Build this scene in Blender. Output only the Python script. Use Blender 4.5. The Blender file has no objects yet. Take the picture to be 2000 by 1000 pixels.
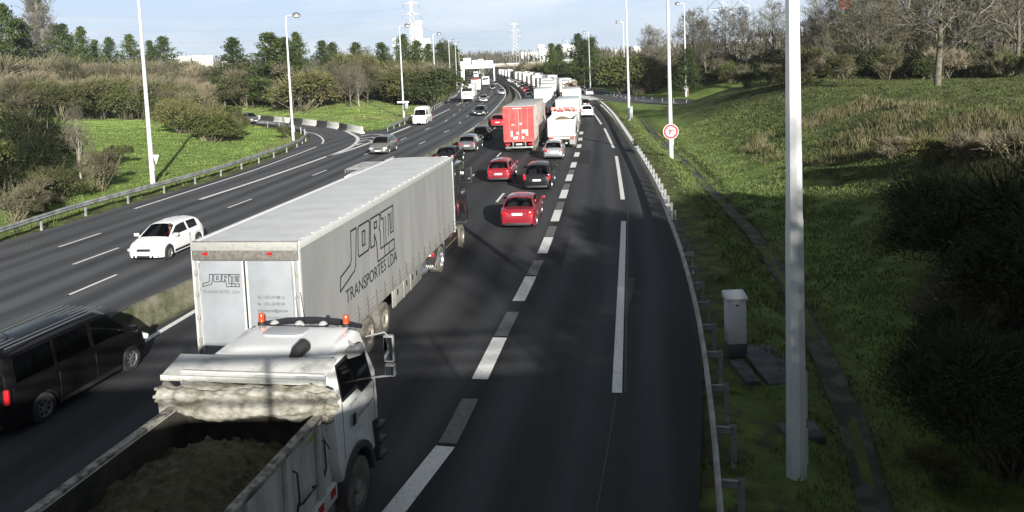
import bpy, bmesh, math, random
import numpy as np
from mathutils import Vector, Matrix
R=math.radians; PI=math.pi
random.seed(7); rng=np.random.default_rng(7)
scene=bpy.context.scene
COL=scene.collection
# ------------------------------------------------------------------ camera, sky, sun
F_,H_=1528.0,8.0
_p,_r=R(4.793),R(2.257)
_fwd=np.array([0,math.cos(_p),-math.sin(_p)]); _rt=np.array([1.,0,0]); _dn=np.cross(_fwd,_rt)
_ix=math.cos(_r)*_rt+math.sin(_r)*_dn; _iy=-math.sin(_r)*_rt+math.cos(_r)*_dn
cd=bpy.data.cameras.new('camera'); cam=bpy.data.objects.new('camera',cd); COL.objects.link(cam)
_M=Matrix(((_ix[0],-_iy[0],-_fwd[0],0),(_ix[1],-_iy[1],-_fwd[1],0),(_ix[2],-_iy[2],-_fwd[2],H_),(0,0,0,1)))
cam.matrix_world=_M
cd.sensor_width=36; cd.lens=F_/2000*36; cd.shift_y=-0.125; cd.clip_start=0.1; cd.clip_end=9000
scene.camera=cam
scene.render.resolution_x=1024; scene.render.resolution_y=512
SUN_EL=R(17.0); SUN_D=np.array([0.309,-0.951])     # ground direction towards the sun
SKYV=36.0
w=bpy.data.worlds.new('World'); scene.world=w; w.use_nodes=True
nt=w.node_tree; N=nt.nodes; Lk=nt.links
bg=N['Background']
sky=N.new('ShaderNodeTexSky'); sky.sky_type='NISHITA'; sky.sun_disc=False
sky.sun_elevation=SUN_EL; sky.sun_rotation=math.atan2(SUN_D[0],SUN_D[1]); sky.dust_density=.3; sky.air_density=1.1; sky.ozone_density=1.0
# thin clouds: pale streaks mixed over the sky by direction
tc=N.new('ShaderNodeTexCoord'); mp=N.new('ShaderNodeMapping'); mp.inputs['Scale'].default_value=(2.2,2.2,11)
no=N.new('ShaderNodeTexNoise'); no.inputs['Scale'].default_value=1.6; no.inputs['Detail'].default_value=7; no.inputs['Roughness'].default_value=.58
cr=N.new('ShaderNodeValToRGB'); cr.color_ramp.elements[0].position=.44; cr.color_ramp.elements[1].position=.70
cr.color_ramp.elements[0].color=(0,0,0,1); cr.color_ramp.elements[1].color=(.62,.62,.62,1)
mx=N.new('ShaderNodeMix'); mx.data_type='RGBA'
# pale air low over the land, clear darker sky overhead
sx=N.new('ShaderNodeSeparateXYZ'); Lk.new(tc.outputs['Generated'],sx.inputs[0])
rb=N.new('ShaderNodeMapRange'); rb.inputs['From Min'].default_value=.12; rb.inputs['From Max'].default_value=.22; rb.inputs['To Min'].default_value=.93; rb.inputs['To Max'].default_value=0.; Lk.new(sx.outputs['Z'],rb.inputs[0])
ra=N.new('ShaderNodeValToRGB'); ra.color_ramp.elements[0].position=0; ra.color_ramp.elements[1].position=.13
ra.color_ramp.elements[0].color=(.50,.585,.68,1); ra.color_ramp.elements[1].color=(.42,.555,.75,1); Lk.new(sx.outputs['Z'],ra.inputs[0])
sc_=N.new('ShaderNodeVectorMath'); sc_.operation='SCALE'; sc_.inputs['Scale'].default_value=SKYV; Lk.new(ra.outputs[0],sc_.inputs[0])
mb_=N.new('ShaderNodeMix'); mb_.data_type='RGBA'; Lk.new(rb.outputs[0],mb_.inputs['Factor']); Lk.new(sky.outputs[0],mb_.inputs['A']); Lk.new(sc_.outputs[0],mb_.inputs['B'])
Lk.new(tc.outputs['Generated'],mp.inputs[0]); Lk.new(mp.outputs[0],no.inputs['Vector']); Lk.new(no.outputs['Fac'],cr.inputs[0])
Lk.new(cr.outputs[0],mx.inputs['Factor']); Lk.new(mb_.outputs['Result'],mx.inputs['A']); mx.inputs['B'].default_value=(.70*SKYV,.73*SKYV,.77*SKYV,1)
Lk.new(mx.outputs['Result'],bg.inputs[0]); bg.inputs[1].default_value=0.021
sl=bpy.data.lights.new('sun','SUN'); sl.energy=5.0; sl.angle=R(.6); sl.color=(1,.955,.87)
so=bpy.data.objects.new('sun',sl); COL.objects.link(so)
_d=Vector((-SUN_D[0]*math.cos(SUN_EL),-SUN_D[1]*math.cos(SUN_EL),-math.sin(SUN_EL)))
so.rotation_euler=_d.to_track_quat('-Z','Y').to_euler(); so.location=(30,-60,40)
scene.view_settings.view_transform='Standard'; scene.view_settings.look='None'; scene.view_settings.exposure=1.0

def G(x,y,z=0.0):
    "a point of the photograph on the level z"
    d=_fwd*F_+_ix*(x-1000)+_iy*(y-250); t=(z-H_)/d[2]
    return np.array([d[0]*t,d[1]*t,z])
def YH(x): return 163.7-(x)*0.03942
def atd(x,ytop,h):
    "world x,y of a thing whose top (height h) is at photo point x,ytop"
    q=G(x,ytop,h) ; return q

# ------------------------------------------------------------------ materials
MATS={}
def mat(name,col,rough=.6,metal=0.,coat=0.,var=0.,vscale=3.,bump=0.,bscale=30.,col2=None,lo=.4,hi=.6,spec=.5,coords='Object',detail=6,stretch=None):
    if name in MATS: return MATS[name]
    m=bpy.data.materials.new(name); m.use_nodes=True; n=m.node_tree.nodes; l=m.node_tree.links; b=n['Principled BSDF']
    b.inputs['Base Color'].default_value=(*col,1); b.inputs['Roughness'].default_value=rough; b.inputs['Metallic'].default_value=metal
    b.inputs['Coat Weight'].default_value=coat; b.inputs['Specular IOR Level'].default_value=spec
    t=n.new('ShaderNodeTexCoord')
    if var>0 or col2 is not None:
        q=n.new('ShaderNodeTexNoise'); q.inputs['Scale'].default_value=vscale; q.inputs['Detail'].default_value=detail; q.inputs['Roughness'].default_value=.62
        src=t.outputs[coords]
        if stretch: mq=n.new('ShaderNodeMapping'); mq.inputs['Scale'].default_value=stretch; l.new(src,mq.inputs[0]); src=mq.outputs[0]
        l.new(src,q.inputs['Vector'])
        r=n.new('ShaderNodeValToRGB'); r.color_ramp.elements[0].position=lo; r.color_ramp.elements[1].position=hi
        c2=col2 if col2 is not None else tuple(min(1,c*(1+var)) for c in col)
        c1=col if col2 is not None else tuple(c*(1-var) for c in col)
        r.color_ramp.elements[0].color=(*c1,1); r.color_ramp.elements[1].color=(*c2,1)
        l.new(q.outputs['Fac'],r.inputs[0]); l.new(r.outputs[0],b.inputs['Base Color'])
    if bump>0:
        q2=n.new('ShaderNodeTexNoise'); q2.inputs['Scale'].default_value=bscale; q2.inputs['Detail'].default_value=5
        l.new(t.outputs[coords],q2.inputs['Vector'])
        bp=n.new('ShaderNodeBump'); bp.inputs['Strength'].default_value=bump; bp.inputs['Distance'].default_value=.05
        l.new(q2.outputs['Fac'],bp.inputs['Height']); l.new(bp.outputs[0],b.inputs['Normal'])
    MATS[name]=m; return m
def paint(name,col,metal=0.,rough=.28,dirt=.12,coat=.7,spec=.5):
    return mat('paint_'+name,col,rough=rough,metal=metal,coat=coat,spec=spec,col2=tuple(c*(1-dirt)+.03*dirt for c in col),vscale=2.2,lo=.35,hi=.75)
def glassmat(name='car_glass',tint=.30):
    if name in MATS: return MATS[name]
    m=bpy.data.materials.new(name); m.use_nodes=True; n=m.node_tree.nodes; l=m.node_tree.links; n.clear()
    o=n.new('ShaderNodeOutputMaterial'); g=n.new('ShaderNodeBsdfGlossy'); g.inputs['Roughness'].default_value=.03
    t=n.new('ShaderNodeBsdfTransparent'); t.inputs[0].default_value=(tint,tint*1.02,tint*1.03,1)
    f=n.new('ShaderNodeFresnel'); f.inputs[0].default_value=1.5; x=n.new('ShaderNodeMixShader')
    l.new(f.outputs[0],x.inputs[0]); l.new(t.outputs[0],x.inputs[1]); l.new(g.outputs[0],x.inputs[2]); l.new(x.outputs[0],o.inputs[0])
    MATS[name]=m; return m
GL=glassmat('car_glass',.42); GLC=glassmat('clear_glass',.75)
BLK=mat('black_plastic',(.018,.018,.02),.55,var=.25); RUB=mat('rubber',(.022,.022,.024),.85,var=.3,vscale=6)
RUBD=mat('dusty_rubber',(.07,.066,.058),.9,col2=(.14,.13,.11),vscale=5)
STEEL=mat('galvanised_steel',(.27,.28,.285),.6,.35,var=.28,vscale=1.5)
ALU=mat('alloy',(.5,.51,.53),.35,.85,var=.1); RIMD=mat('dirty_alloy',(.42,.39,.34),.5,.4,col2=(.18,.16,.13),vscale=7)
WHP=paint('white',(.80,.80,.78),dirt=.06); LENS=mat('lamp_lens',(.75,.76,.78),.12,.2,coat=1)
REDL=mat('red_lens',(.45,.015,.02),.2,coat=1); PLATE=mat('plate_white',(.75,.75,.72),.5,var=.05)
AMB=mat('amber_lens',(.7,.25,.02),.25,coat=1)
CONC=mat('weathered_concrete',(.36,.34,.29),.9,col2=(.17,.17,.12),vscale=.9,lo=.35,hi=.7,bump=.3,bscale=12)
INT=mat('dark_interior',(.025,.025,.028),.8); SEAT=mat('seat_fabric',(.05,.05,.055),.9,var=.2)

# ------------------------------------------------------------------ mesh helpers
def rotm(rz=0,rx=0,ry=0): return Matrix.Rotation(rz,3,'Z')@Matrix.Rotation(ry,3,'Y')@Matrix.Rotation(rx,3,'X')
class MB:
    def __init__(s): s.v=[]; s.f=[]
    def add(s,vs,fs):
        o=len(s.v); s.v+= [tuple(v) for v in vs]; s.f+=[tuple(i+o for i in f) for f in fs]; return s
    def box(s,c,sz,rot=None,taper=(1,1),sh=(0,0)):
        a,b,d=[q/2 for q in sz]; P=[]
        for z in (-1,1):
            tx,ty=(taper if z>0 else (1,1)); sx,sy=(sh if z>0 else (0,0))
            for x,y in ((-1,-1),(1,-1),(1,1),(-1,1)):
                p=Vector((x*a*tx+sx,y*b*ty+sy,z*d))
                if rot is not None: p=rot@p
                P.append((p.x+c[0],p.y+c[1],p.z+c[2]))
        return s.add(P,[(3,2,1,0),(4,5,6,7),(0,1,5,4),(1,2,6,5),(2,3,7,6),(3,0,4,7)])
    def b(s,x0,x1,y0,y1,z0,z1): return s.box(((x0+x1)/2,(y0+y1)/2,(z0+z1)/2),(abs(x1-x0),abs(y1-y0),abs(z1-z0)))
    def prism(s,pts,axis,a0,a1):
        "extrude a 2-D polygon; axis 0: pts are (y,z); 1: (x,z); 2: (x,y)"
        def mk(p,a): return (a,p[0],p[1]) if axis==0 else ((p[0],a,p[1]) if axis==1 else (p[0],p[1],a))
        n=len(pts); V=[mk(p,a0) for p in pts]+[mk(p,a1) for p in pts]
        fs=[tuple(range(n)),tuple(range(2*n-1,n-1,-1))]+[(i,(i+1)%n+0,(i+1)%n+n,i+n) for i in range(n)]
        return s.add(V,fs)
    def tube(s,pts,r,n=8,cap=True,flat=1.0):
        pts=[Vector(p) for p in pts]; rs=r if hasattr(r,'__len__') else [r]*len(pts); rings=[]
        up=None
        for i,p in enumerate(pts):
            d=(pts[min(i+1,len(pts)-1)]-pts[max(i-1,0)]).normalized()
            if up is None:
                a=Vector((0,0,1)) if abs(d.z)<.9 else Vector((1,0,0)); up=d.cross(a).normalized()
            up=(up-d*up.dot(d)).normalized(); sd=d.cross(up)
            rings.append([p+(up*math.cos(2*PI*k/n)+sd*math.sin(2*PI*k/n)*flat)*rs[i] for k in range(n)])
        V=[v for g in rings for v in g]; fs=[]
        for i in range(len(pts)-1):
            for k in range(n): fs.append((i*n+k,i*n+(k+1)%n,(i+1)*n+(k+1)%n,(i+1)*n+k))
        if cap: fs+= [tuple(range(n-1,-1,-1)),tuple((len(pts)-1)*n+k for k in range(n))]
        return s.add(V,fs)
    def lathe(s,prof,c,axis='x',n=24):
        "profile of (radius, along) spun about an axis through c"
        V=[];m=len(prof)
        for k in range(n):
            a=2*PI*k/n
            for r,t in prof:
                if axis=='x': V.append((c[0]+t,c[1]+r*math.cos(a),c[2]+r*math.sin(a)))
                elif axis=='y': V.append((c[0]+r*math.cos(a),c[1]+t,c[2]+r*math.sin(a)))
                else: V.append((c[0]+r*math.cos(a),c[1]+r*math.sin(a),c[2]+t))
        fs=[(k*m+i,k*m+i+1,((k+1)%n)*m+i+1,((k+1)%n)*m+i) for k in range(n) for i in range(m-1)]
        return s.add(V,fs)
    def grid(s,fn,nu,nv):
        V=[fn(i/nu,j/nv) for i in range(nu+1) for j in range(nv+1)]
        return s.add(V,[(i*(nv+1)+j,(i+1)*(nv+1)+j,(i+1)*(nv+1)+j+1,i*(nv+1)+j+1) for i in range(nu) for j in range(nv)])
    def build(s,name,m,parent=None,smooth=None,bevel=0,loc=None):
        me=bpy.data.meshes.new(name); me.from_pydata(s.v,[],s.f); me.validate()
        bm=bmesh.new(); bm.from_mesh(me)
        bmesh.ops.recalc_face_normals(bm,faces=bm.faces)
        if bevel>0:
            bmesh.ops.remove_doubles(bm,verts=bm.verts,dist=1e-5)
            es=[e for e in bm.edges if len(e.link_faces)==2 and e.calc_face_angle(0)>.6]
            bmesh.ops.bevel(bm,geom=es,offset=bevel,segments=2,profile=.5,affect='EDGES',clamp_overlap=True)
        bm.to_mesh(me); bm.free()
        if m is not None: me.materials.append(m)
        if smooth is None and bevel>0: smooth=40
        if smooth:
            me.polygons.foreach_set('use_smooth',[True]*len(me.polygons)); me.set_sharp_from_angle(angle=R(smooth))
        o=bpy.data.objects.new(name,me); COL.objects.link(o)
        if parent is not None: o.parent=parent
        if loc is not None: o.location=loc
        return o
def npmesh(name,V,Fc,m,parent=None,smooth=False):
    me=bpy.data.meshes.new(name); V=np.asarray(V,np.float32); Fc=np.asarray(Fc,np.int32); k=Fc.shape[1]
    me.vertices.add(len(V)); me.vertices.foreach_set('co',V.ravel())
    me.loops.add(Fc.size); me.loops.foreach_set('vertex_index',Fc.ravel())
    me.polygons.add(len(Fc)); me.polygons.foreach_set('loop_start',np.arange(len(Fc),dtype=np.int32)*k)
    me.update(calc_edges=True)
    if smooth: me.polygons.foreach_set('use_smooth',[True]*len(Fc))
    for q in (m if isinstance(m,(list,tuple)) else [m]): me.materials.append(q)
    o=bpy.data.objects.new(name,me); COL.objects.link(o)
    if parent is not None: o.parent=parent
    return o
def tag(o,label=None,cat=None,group=None,kind=None):
    if label: o['label']=label
    if cat: o['category']=cat
    if group: o['group']=group
    if kind: o['kind']=kind
    return o
def thing(name,label,cat,loc=(0,0,0),rz=0,group=None):
    o=bpy.data.objects.new(name,None); COL.objects.link(o); o.empty_display_size=.3
    o.location=loc; o.rotation_euler=(0,0,rz); return tag(o,label,cat,group)
def copy_tree(o,parent=None):
    c=o.copy(); COL.objects.link(c); c.parent=parent
    for ch in list(o.children): copy_tree(ch,c)
    return c
def struct(name,mb,m,**k): return tag(mb.build(name,m,**k),kind='structure')
_fc={}
def text_mb(s,size,shear=0.,bold=0.):
    if (s,shear) in _fc: V,Fs=_fc[(s,shear)]; return [(v[0]*size,v[1]*size,0) for v in V],Fs
    return _text(s,size,shear,bold)
def _text(s,size,shear=0.,bold=0.):
    "letters as a mesh in the x,y plane, left baseline at the origin"
    cu=bpy.data.curves.new('lettering_curve','FONT'); cu.body=s; cu.size=size; cu.shear=shear; cu.offset=bold; cu.extrude=.0
    cu.resolution_u=3
    o=bpy.data.objects.new('lettering_curve',cu); COL.objects.link(o)
    dg=bpy.context.evaluated_depsgraph_get(); dg.update(); e=o.evaluated_get(dg); me=e.to_mesh()
    V=[tuple(v.co) for v in me.vertices]; Fs=[tuple(p.vertices) for p in me.polygons]; e.to_mesh_clear()
    bpy.data.objects.remove(o); bpy.data.curves.remove(cu)
    return V,Fs
def lettering(parent,s,size,org,ux,uy,m,width=None,shear=0.,bold=0.,name='lettering'):
    V,Fs=text_mb(s,size,shear,bold)
    if not V: return
    w=max(v[0] for v in V); k=(width/w) if width else 1
    o=Vector(org);ux=Vector(ux);uy=Vector(uy); b=MB(); b.add([o+ux*(v[0]*k)+uy*v[1] for v in V],Fs)
    me=bpy.data.meshes.new(name); me.from_pydata(b.v,[],b.f); me.materials.append(m)
    ob=bpy.data.objects.new(name,me); COL.objects.link(ob); ob.parent=parent; return ob
for _s in ['TRANSPORTES LDA','TRANSPORTES, LDA.','Tlm.  (+351) 919 388 113','Fax   (+351) 236 942 549','Jortitransportes@gmail.com','www.jortitransportes.com','3105   Carnide','PORTUGAL','SCANIA']: _fc[(_s,0.)]=_text(_s,1.0)
for _s in ['VAN RI BMI',"Chantiers d'Aquitaine"]: _fc[(_s,.2)]=_text(_s,1.0,.2)
def smoothline(pts,step=2.0):
    "Catmull-Rom through the points, resampled"
    P=[np.array(p,float) for p in pts]; P=[2*P[0]-P[1]]+P+[2*P[-1]-P[-2]]; out=[]
    for i in range(1,len(P)-2):
        n=max(1,int(np.linalg.norm(P[i+1]-P[i])/step))
        for k in range(n):
            t=k/n; a,b,c,d=P[i-1],P[i],P[i+1],P[i+2]
            out.append(.5*((2*b)+(c-a)*t+(2*a-5*b+4*c-d)*t*t+(3*b-a-3*c+d)*t**3))
    out.append(P[-2]); return np.array(out)
def arclen(P): return np.concatenate([[0],np.cumsum(np.linalg.norm(np.diff(P,axis=0),axis=1))])
def at_s(P,S,s):
    return np.array([np.interp(s,S,P[:,k]) for k in range(P.shape[1])])
def normals2(P):
    d=np.gradient(P[:,:2],axis=0); d/=np.linalg.norm(d,axis=1)[:,None]+1e-9
    return np.stack([d[:,1],-d[:,0]],1)    # right-hand side
# ------------------------------------------------------------------ people at the wheel
def skinned(name,J,E,m,parent=None,sub=1):
    me=bpy.data.meshes.new(name); me.from_pydata([j[0] for j in J],E,[]); o=bpy.data.objects.new(name,me); COL.objects.link(o)
    md=o.modifiers.new('s','SKIN'); 
    for i,j in enumerate(J): 
        rr=j[1] if hasattr(j[1],'__len__') else (j[1],j[1]); me.skin_vertices[0].data[i].radius=rr
    me.skin_vertices[0].data[0].use_root=True
    sd=o.modifiers.new('d','SUBSURF'); sd.levels=sub; sd.render_levels=sub
    dg=bpy.context.evaluated_depsgraph_get(); dg.update(); m2=bpy.data.meshes.new_from_object(o.evaluated_get(dg)); o.modifiers.clear(); o.data=m2; m2.materials.clear(); m2.materials.append(m)
    m2.polygons.foreach_set('use_smooth',[True]*len(m2.polygons))
    if parent is not None: o.parent=parent
    return o
SKIN=mat('skin',(.55,.34,.25),.55)
def person(label,loc,rz,shirt,sc=1.):
    "seated driver: one continuous body, clothes and hair as children; faces +y"
    J=[((0,0,.12),.15),((0,.02,.32),(.17,.12)),((0,.0,.52),(.19,.12)),((0,.01,.60),.07),((0,.02,.70),.052),((0,.05,.77),(.075,.085)),((0,.05,.86),(.078,.092)),
       ((-.19,0,.50),.06),((-.25,.16,.32),.045),((-.17,.40,.36),.035),((-.13,.47,.38),(.035,.022)),((.19,0,.50),.06),((.25,.16,.32),.045),((.17,.40,.36),.035),((.13,.47,.38),(.035,.022)),
       ((-.10,.12,.10),.085),((-.13,.50,.14),.065),((-.13,.60,-.25),.045),((-.13,.72,-.30),.04),((.10,.12,.10),.085),((.13,.50,.14),.065),((.13,.60,-.25),.045),((.13,.72,-.30),.04)]
    E_=[(0,1),(1,2),(2,3),(3,4),(4,5),(5,6),(2,7),(7,8),(8,9),(9,10),(2,11),(11,12),(12,13),(13,14),(0,15),(15,16),(16,17),(17,18),(0,19),(19,20),(20,21),(21,22)]
    for sg,h in ((-1,10),(1,14)):
        for k in range(5):
            x0=sg*(-1)*(-.13)+(k-2)*.016 if False else J[h][0][0]+(k-2)*.015; b=len(J)
            y=.50 if k not in (0,4) else .485; J.append(((x0,y+.02,.395),.011)); J.append(((x0*.98,y+.045-.004*abs(k-2),.375),.009)); E_+=[(h,b),(b,b+1)]
    o=skinned('person',J,E_,SKIN,sub=2); o.location=loc; o.rotation_euler=(0,0,rz); o.scale=(sc,)*3; tag(o,label,'person')
    Js=[(J[0][0],.165),(J[1][0],(.185,.135)),(J[2][0],(.205,.135)),((0,.0,.585),.085),(J[7][0],.075),(J[8][0],.06),((-.18,.37,.355),.045),(J[11][0],.075),(J[12][0],.06),((.18,.37,.355),.045)]
    skinned('shirt',Js,[(0,1),(1,2),(2,3),(2,4),(4,5),(5,6),(2,7),(7,8),(8,9)],shirt,o,sub=2)
    MB().lathe([(0,.115),(.05,.105),(.088,.06),(.098,0),(.085,-.05)],(0,.03,.87),'z',14).build('hair',mat('hair',(.05,.035,.025),.8),o,smooth=60)
    mb=MB(); mb.box((0,.147,.80),(.026,.04,.045),rotm(0,.3)); mb.build('nose',SKIN,o,bevel=.008)
    [MB().lathe([(0,.012),(.012,.0)],(sg*.033,.128,.83),'y',8).build('eye',BLK,o) for sg in (1,-1)]
    return o
RSH=mat('red_cloth',(.55,.02,.03),.85,var=.2)
PE1=person('driver in a red top behind the windscreen of the white hatchback',(0,0,0),0,RSH,.95)
PE2=person('driver in dark clothes at the wheel of the foreground tipper lorry',(0,0,0),0,mat('dark_cloth',(.05,.055,.07),.9),.82)
# ------------------------------------------------------------------ curves of the place (world metres)
def P2(l): return [G(*q)[:2] for q in l]
_wf=P2([(288,640),(388,590.5)])
MED=[(_wf[0][0]-8,_wf[0][1]-45),tuple(_wf[0]),tuple(_wf[1]),(-8.3,50.0),(-5.75,72.4),(-2.5,100.6),(.6,147),(1.45,179),(.6,231),(-3.5,328),(-13.5,503),(-31,786),(-75,1300)]
OPP=[(p[0]-.55,p[1]) for p in MED[:4]]+[(-6.5,72.4),(-3.4,105),(-1.2,157),(-.4,195),(-1.3,247),(-5.3,328),(-15.5,503),(-33.5,786),(-78,1300)]
RGT=[(-4.6,-22),(-.2,0),(3.0,13.1),(4.75,20),(6.3,29.3),(7.95,42),(9.6,58.5),(11.7,83.4),(14.4,120),(15.4,135),(17.0,154),(19,172),(22.2,206),(22,250),(18.5,330),(12.5,400),(4,503),(-14,786),(-56,1300)]
LFT=P2([(0,473)]); LFT=[(LFT[0][0]-1.5,-25),(LFT[0][0]-1.2,10)]+P2([(0,473),(105,445),(182,420),(336,375),(455,340),(560,298),(602,277),(755,252),(801,240),(850,212),(880,193)])+[(-15.3,231),(-18.8,328),(-29.5,503),(-48,786),(-93,1300)]
MEDs,OPPs,RGTs,LFTs=[smoothline(q,2.5) for q in (MED,OPP,RGT,LFT)]
def XM(y): return float(np.interp(y,MEDs[:,1],MEDs[:,0]))
def XR(y): return float(np.interp(y,RGTs[:,1],RGTs[:,0]))
def XL(y): return float(np.interp(y,LFTs[:,1],LFTs[:,0]))
def HD(y): return math.atan2(XM(y+4)-XM(y-4),8.0)       # heading of the road, clockwise from +Y
RAMP_OUT=P2([(735,258),(708,259),(650,249),(560,239),(480,232),(430,228),(330,222)])
RAMP_IN=P2([(602,277),(605,268),(590,257),(560,249),(507,242),(430,236),(330,230)])
SLIP=smoothline([(16.5,225),(18.8,200),(21,168),(25.3,143),(33.2,128),(42,118),(60,105),(95,94),(160,80)],3)
DITCH=[(1.2,-30),(3.2,-5),(6.1,12.9),(7.3,16.8),(8.6,22.5),(9.7,28.1),(10.9,36),(11.5,42.7),(13.2,59),(15.4,85),(19.5,123),(22,150),(25,185),(25.5,250),(21.5,330),(16,400),(8,503),(-10,786),(-50,1300),(-60,4000)]
DX=smoothline(DITCH[:-1],3)
def sst(t): t=np.clip(t,0,1); return t*t*(3-2*t)
def vnoise(x,y,s,seed=0):
    "smooth value noise"
    x=np.asarray(x,float)/s+seed*17.3; y=np.asarray(y,float)/s+seed*9.1; xi=np.floor(x);yi=np.floor(y);fx=sst(x-xi);fy=sst(y-yi)
    h=lambda a,b:(np.sin(a*127.1+b*311.7+seed*3.3)*43758.5453)%1.0
    return (h(xi,yi)*(1-fx)+h(xi+1,yi)*fx)*(1-fy)+(h(xi,yi+1)*(1-fx)+h(xi+1,yi+1)*fx)*fy
# centre points and half widths of every carriageway, for sinking the ground under them
_c=[]
def _rib(a,b,n=4):
    for k in range(0,len(a),1):
        j=min(range(len(b)),key=lambda i:abs(b[i][1]-a[k][1])); p,q=np.array(a[k][:2]),np.array(b[j][:2]); w=np.linalg.norm(p-q)
        m=max(1,int(w/1.6))
        for i in range(m+1): _c.append(((p+(q-p)*i/m),0.0))
_rib(MEDs,RGTs); _rib(OPPs,LFTs)
for i in range(len(RAMP_OUT)-1):
    for t in np.linspace(0,1,8):
        a=np.array(RAMP_OUT[i])*(1-t)+np.array(RAMP_OUT[i+1])*t; b=np.array(RAMP_IN[i])*(1-t)+np.array(RAMP_IN[i+1])*t
        for q in (0,.25,.5,.75,1): _c.append((a*(1-q)+b*q,0.))
for p in SLIP: _c.append((p,3.2))
_cp=np.array([q[0] for q in _c]); _cw=np.array([q[1] for q in _c])
from mathutils.kdtree import KDTree
def _kd(P):
    k=KDTree(len(P)); [k.insert((p[0],p[1],0),i) for i,p in enumerate(P)]; k.balance(); return k
_KD=_kd(_cp[_cw==0]); _KS=_kd(_cp[_cw>0])
def road_dist(X,Y):
    X=np.atleast_1d(X).astype(float);Y=np.atleast_1d(Y).astype(float); f=_KD.find; g=_KS.find
    return np.array([min(f((a,b,0))[2],g((a,b,0))[2]-3.2) for a,b in zip(X.tolist(),Y.tolist())])
def slip_dist(X,Y):
    X=np.atleast_1d(X)[:,None];Y=np.atleast_1d(Y)[:,None]
    return np.min(np.hypot(X-SLIP[None,:,0],Y-SLIP[None,:,1]),axis=1)
def hz(X,Y,rd=None):
    X=np.atleast_1d(X).astype(float);Y=np.atleast_1d(Y).astype(float)
    u=X-np.interp(Y,DX[:,1],DX[:,0])
    if rd is None: rd=road_dist(X,Y)
    z=np.full(len(X),-.05)
    sd=slip_dist(X,Y)
    emb=4.6*sst((u-.7)/17)*sst((sd-5)/15)
    emb*=1-.55*sst((Y-230)/200)
    z+=np.where(u>0,emb,0)
    z+=np.where(np.abs(u)<1.1,-.22*sst((1.1-np.abs(u))/.5),0)*(Y<118)
    z+=.16*sst((rd-2)/3)*(vnoise(X,Y,2.3,1)-.4)+.7*sst((rd-6)/25)*(vnoise(X,Y,17,2)-.4)*(X<0)+np.where(u>3,.8*sst((u-3)/8)*(vnoise(X,Y,6.5,3)-.5),0)
    z+=np.where(X<0,2.3*sst((rd-3)/32),0)
    z+=-.10*(rd<1.9)
    return z
def GT(x,y):
    "photo point -> point of the modelled ground"
    d=_fwd*F_+_ix*(x-1000)+_iy*(y-250); d=d/np.linalg.norm(d)
    ts=np.concatenate([np.linspace(8,140,180),np.linspace(141,900,250)])
    X=d[0]*ts;Y=d[1]*ts;Z=H_+d[2]*ts; g=hz(X,Y); k=np.argmax(Z<g)
    if not (Z<g).any(): k=len(ts)-1
    t=ts[k]; return np.array([d[0]*t,d[1]*t,float(hz(d[0]*t,d[1]*t)[0])])
# ------------------------------------------------------------------ ground
def axis(lo,hi,step,far_lo,far_hi,growth=1.16):
    a=list(np.arange(lo,hi+1e-6,step)); s=step; x=lo; pre=[]
    while x>far_lo: s*=growth; x-=s; pre.append(x)
    s=step; x=hi; post=[]
    while x<far_hi: s*=growth; x+=s; post.append(x)
    return np.array(pre[::-1]+a+post)
gx=axis(-40,34,.42,-4500,4500,1.12); gy=axis(-8,128,.5,-700,6500,1.10)
GX,GY=np.meshgrid(gx,gy,indexing='ij'); _rd=road_dist(GX.ravel(),GY.ravel()); GZ=hz(GX.ravel(),GY.ravel(),_rd)
V=np.stack([GX.ravel(),GY.ravel(),GZ],1); nx,ny=len(gx),len(gy)
I=np.arange(nx*ny).reshape(nx,ny); Fq=np.stack([I[:-1,:-1].ravel(),I[1:,:-1].ravel(),I[1:,1:].ravel(),I[:-1,1:].ravel()],1)
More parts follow.
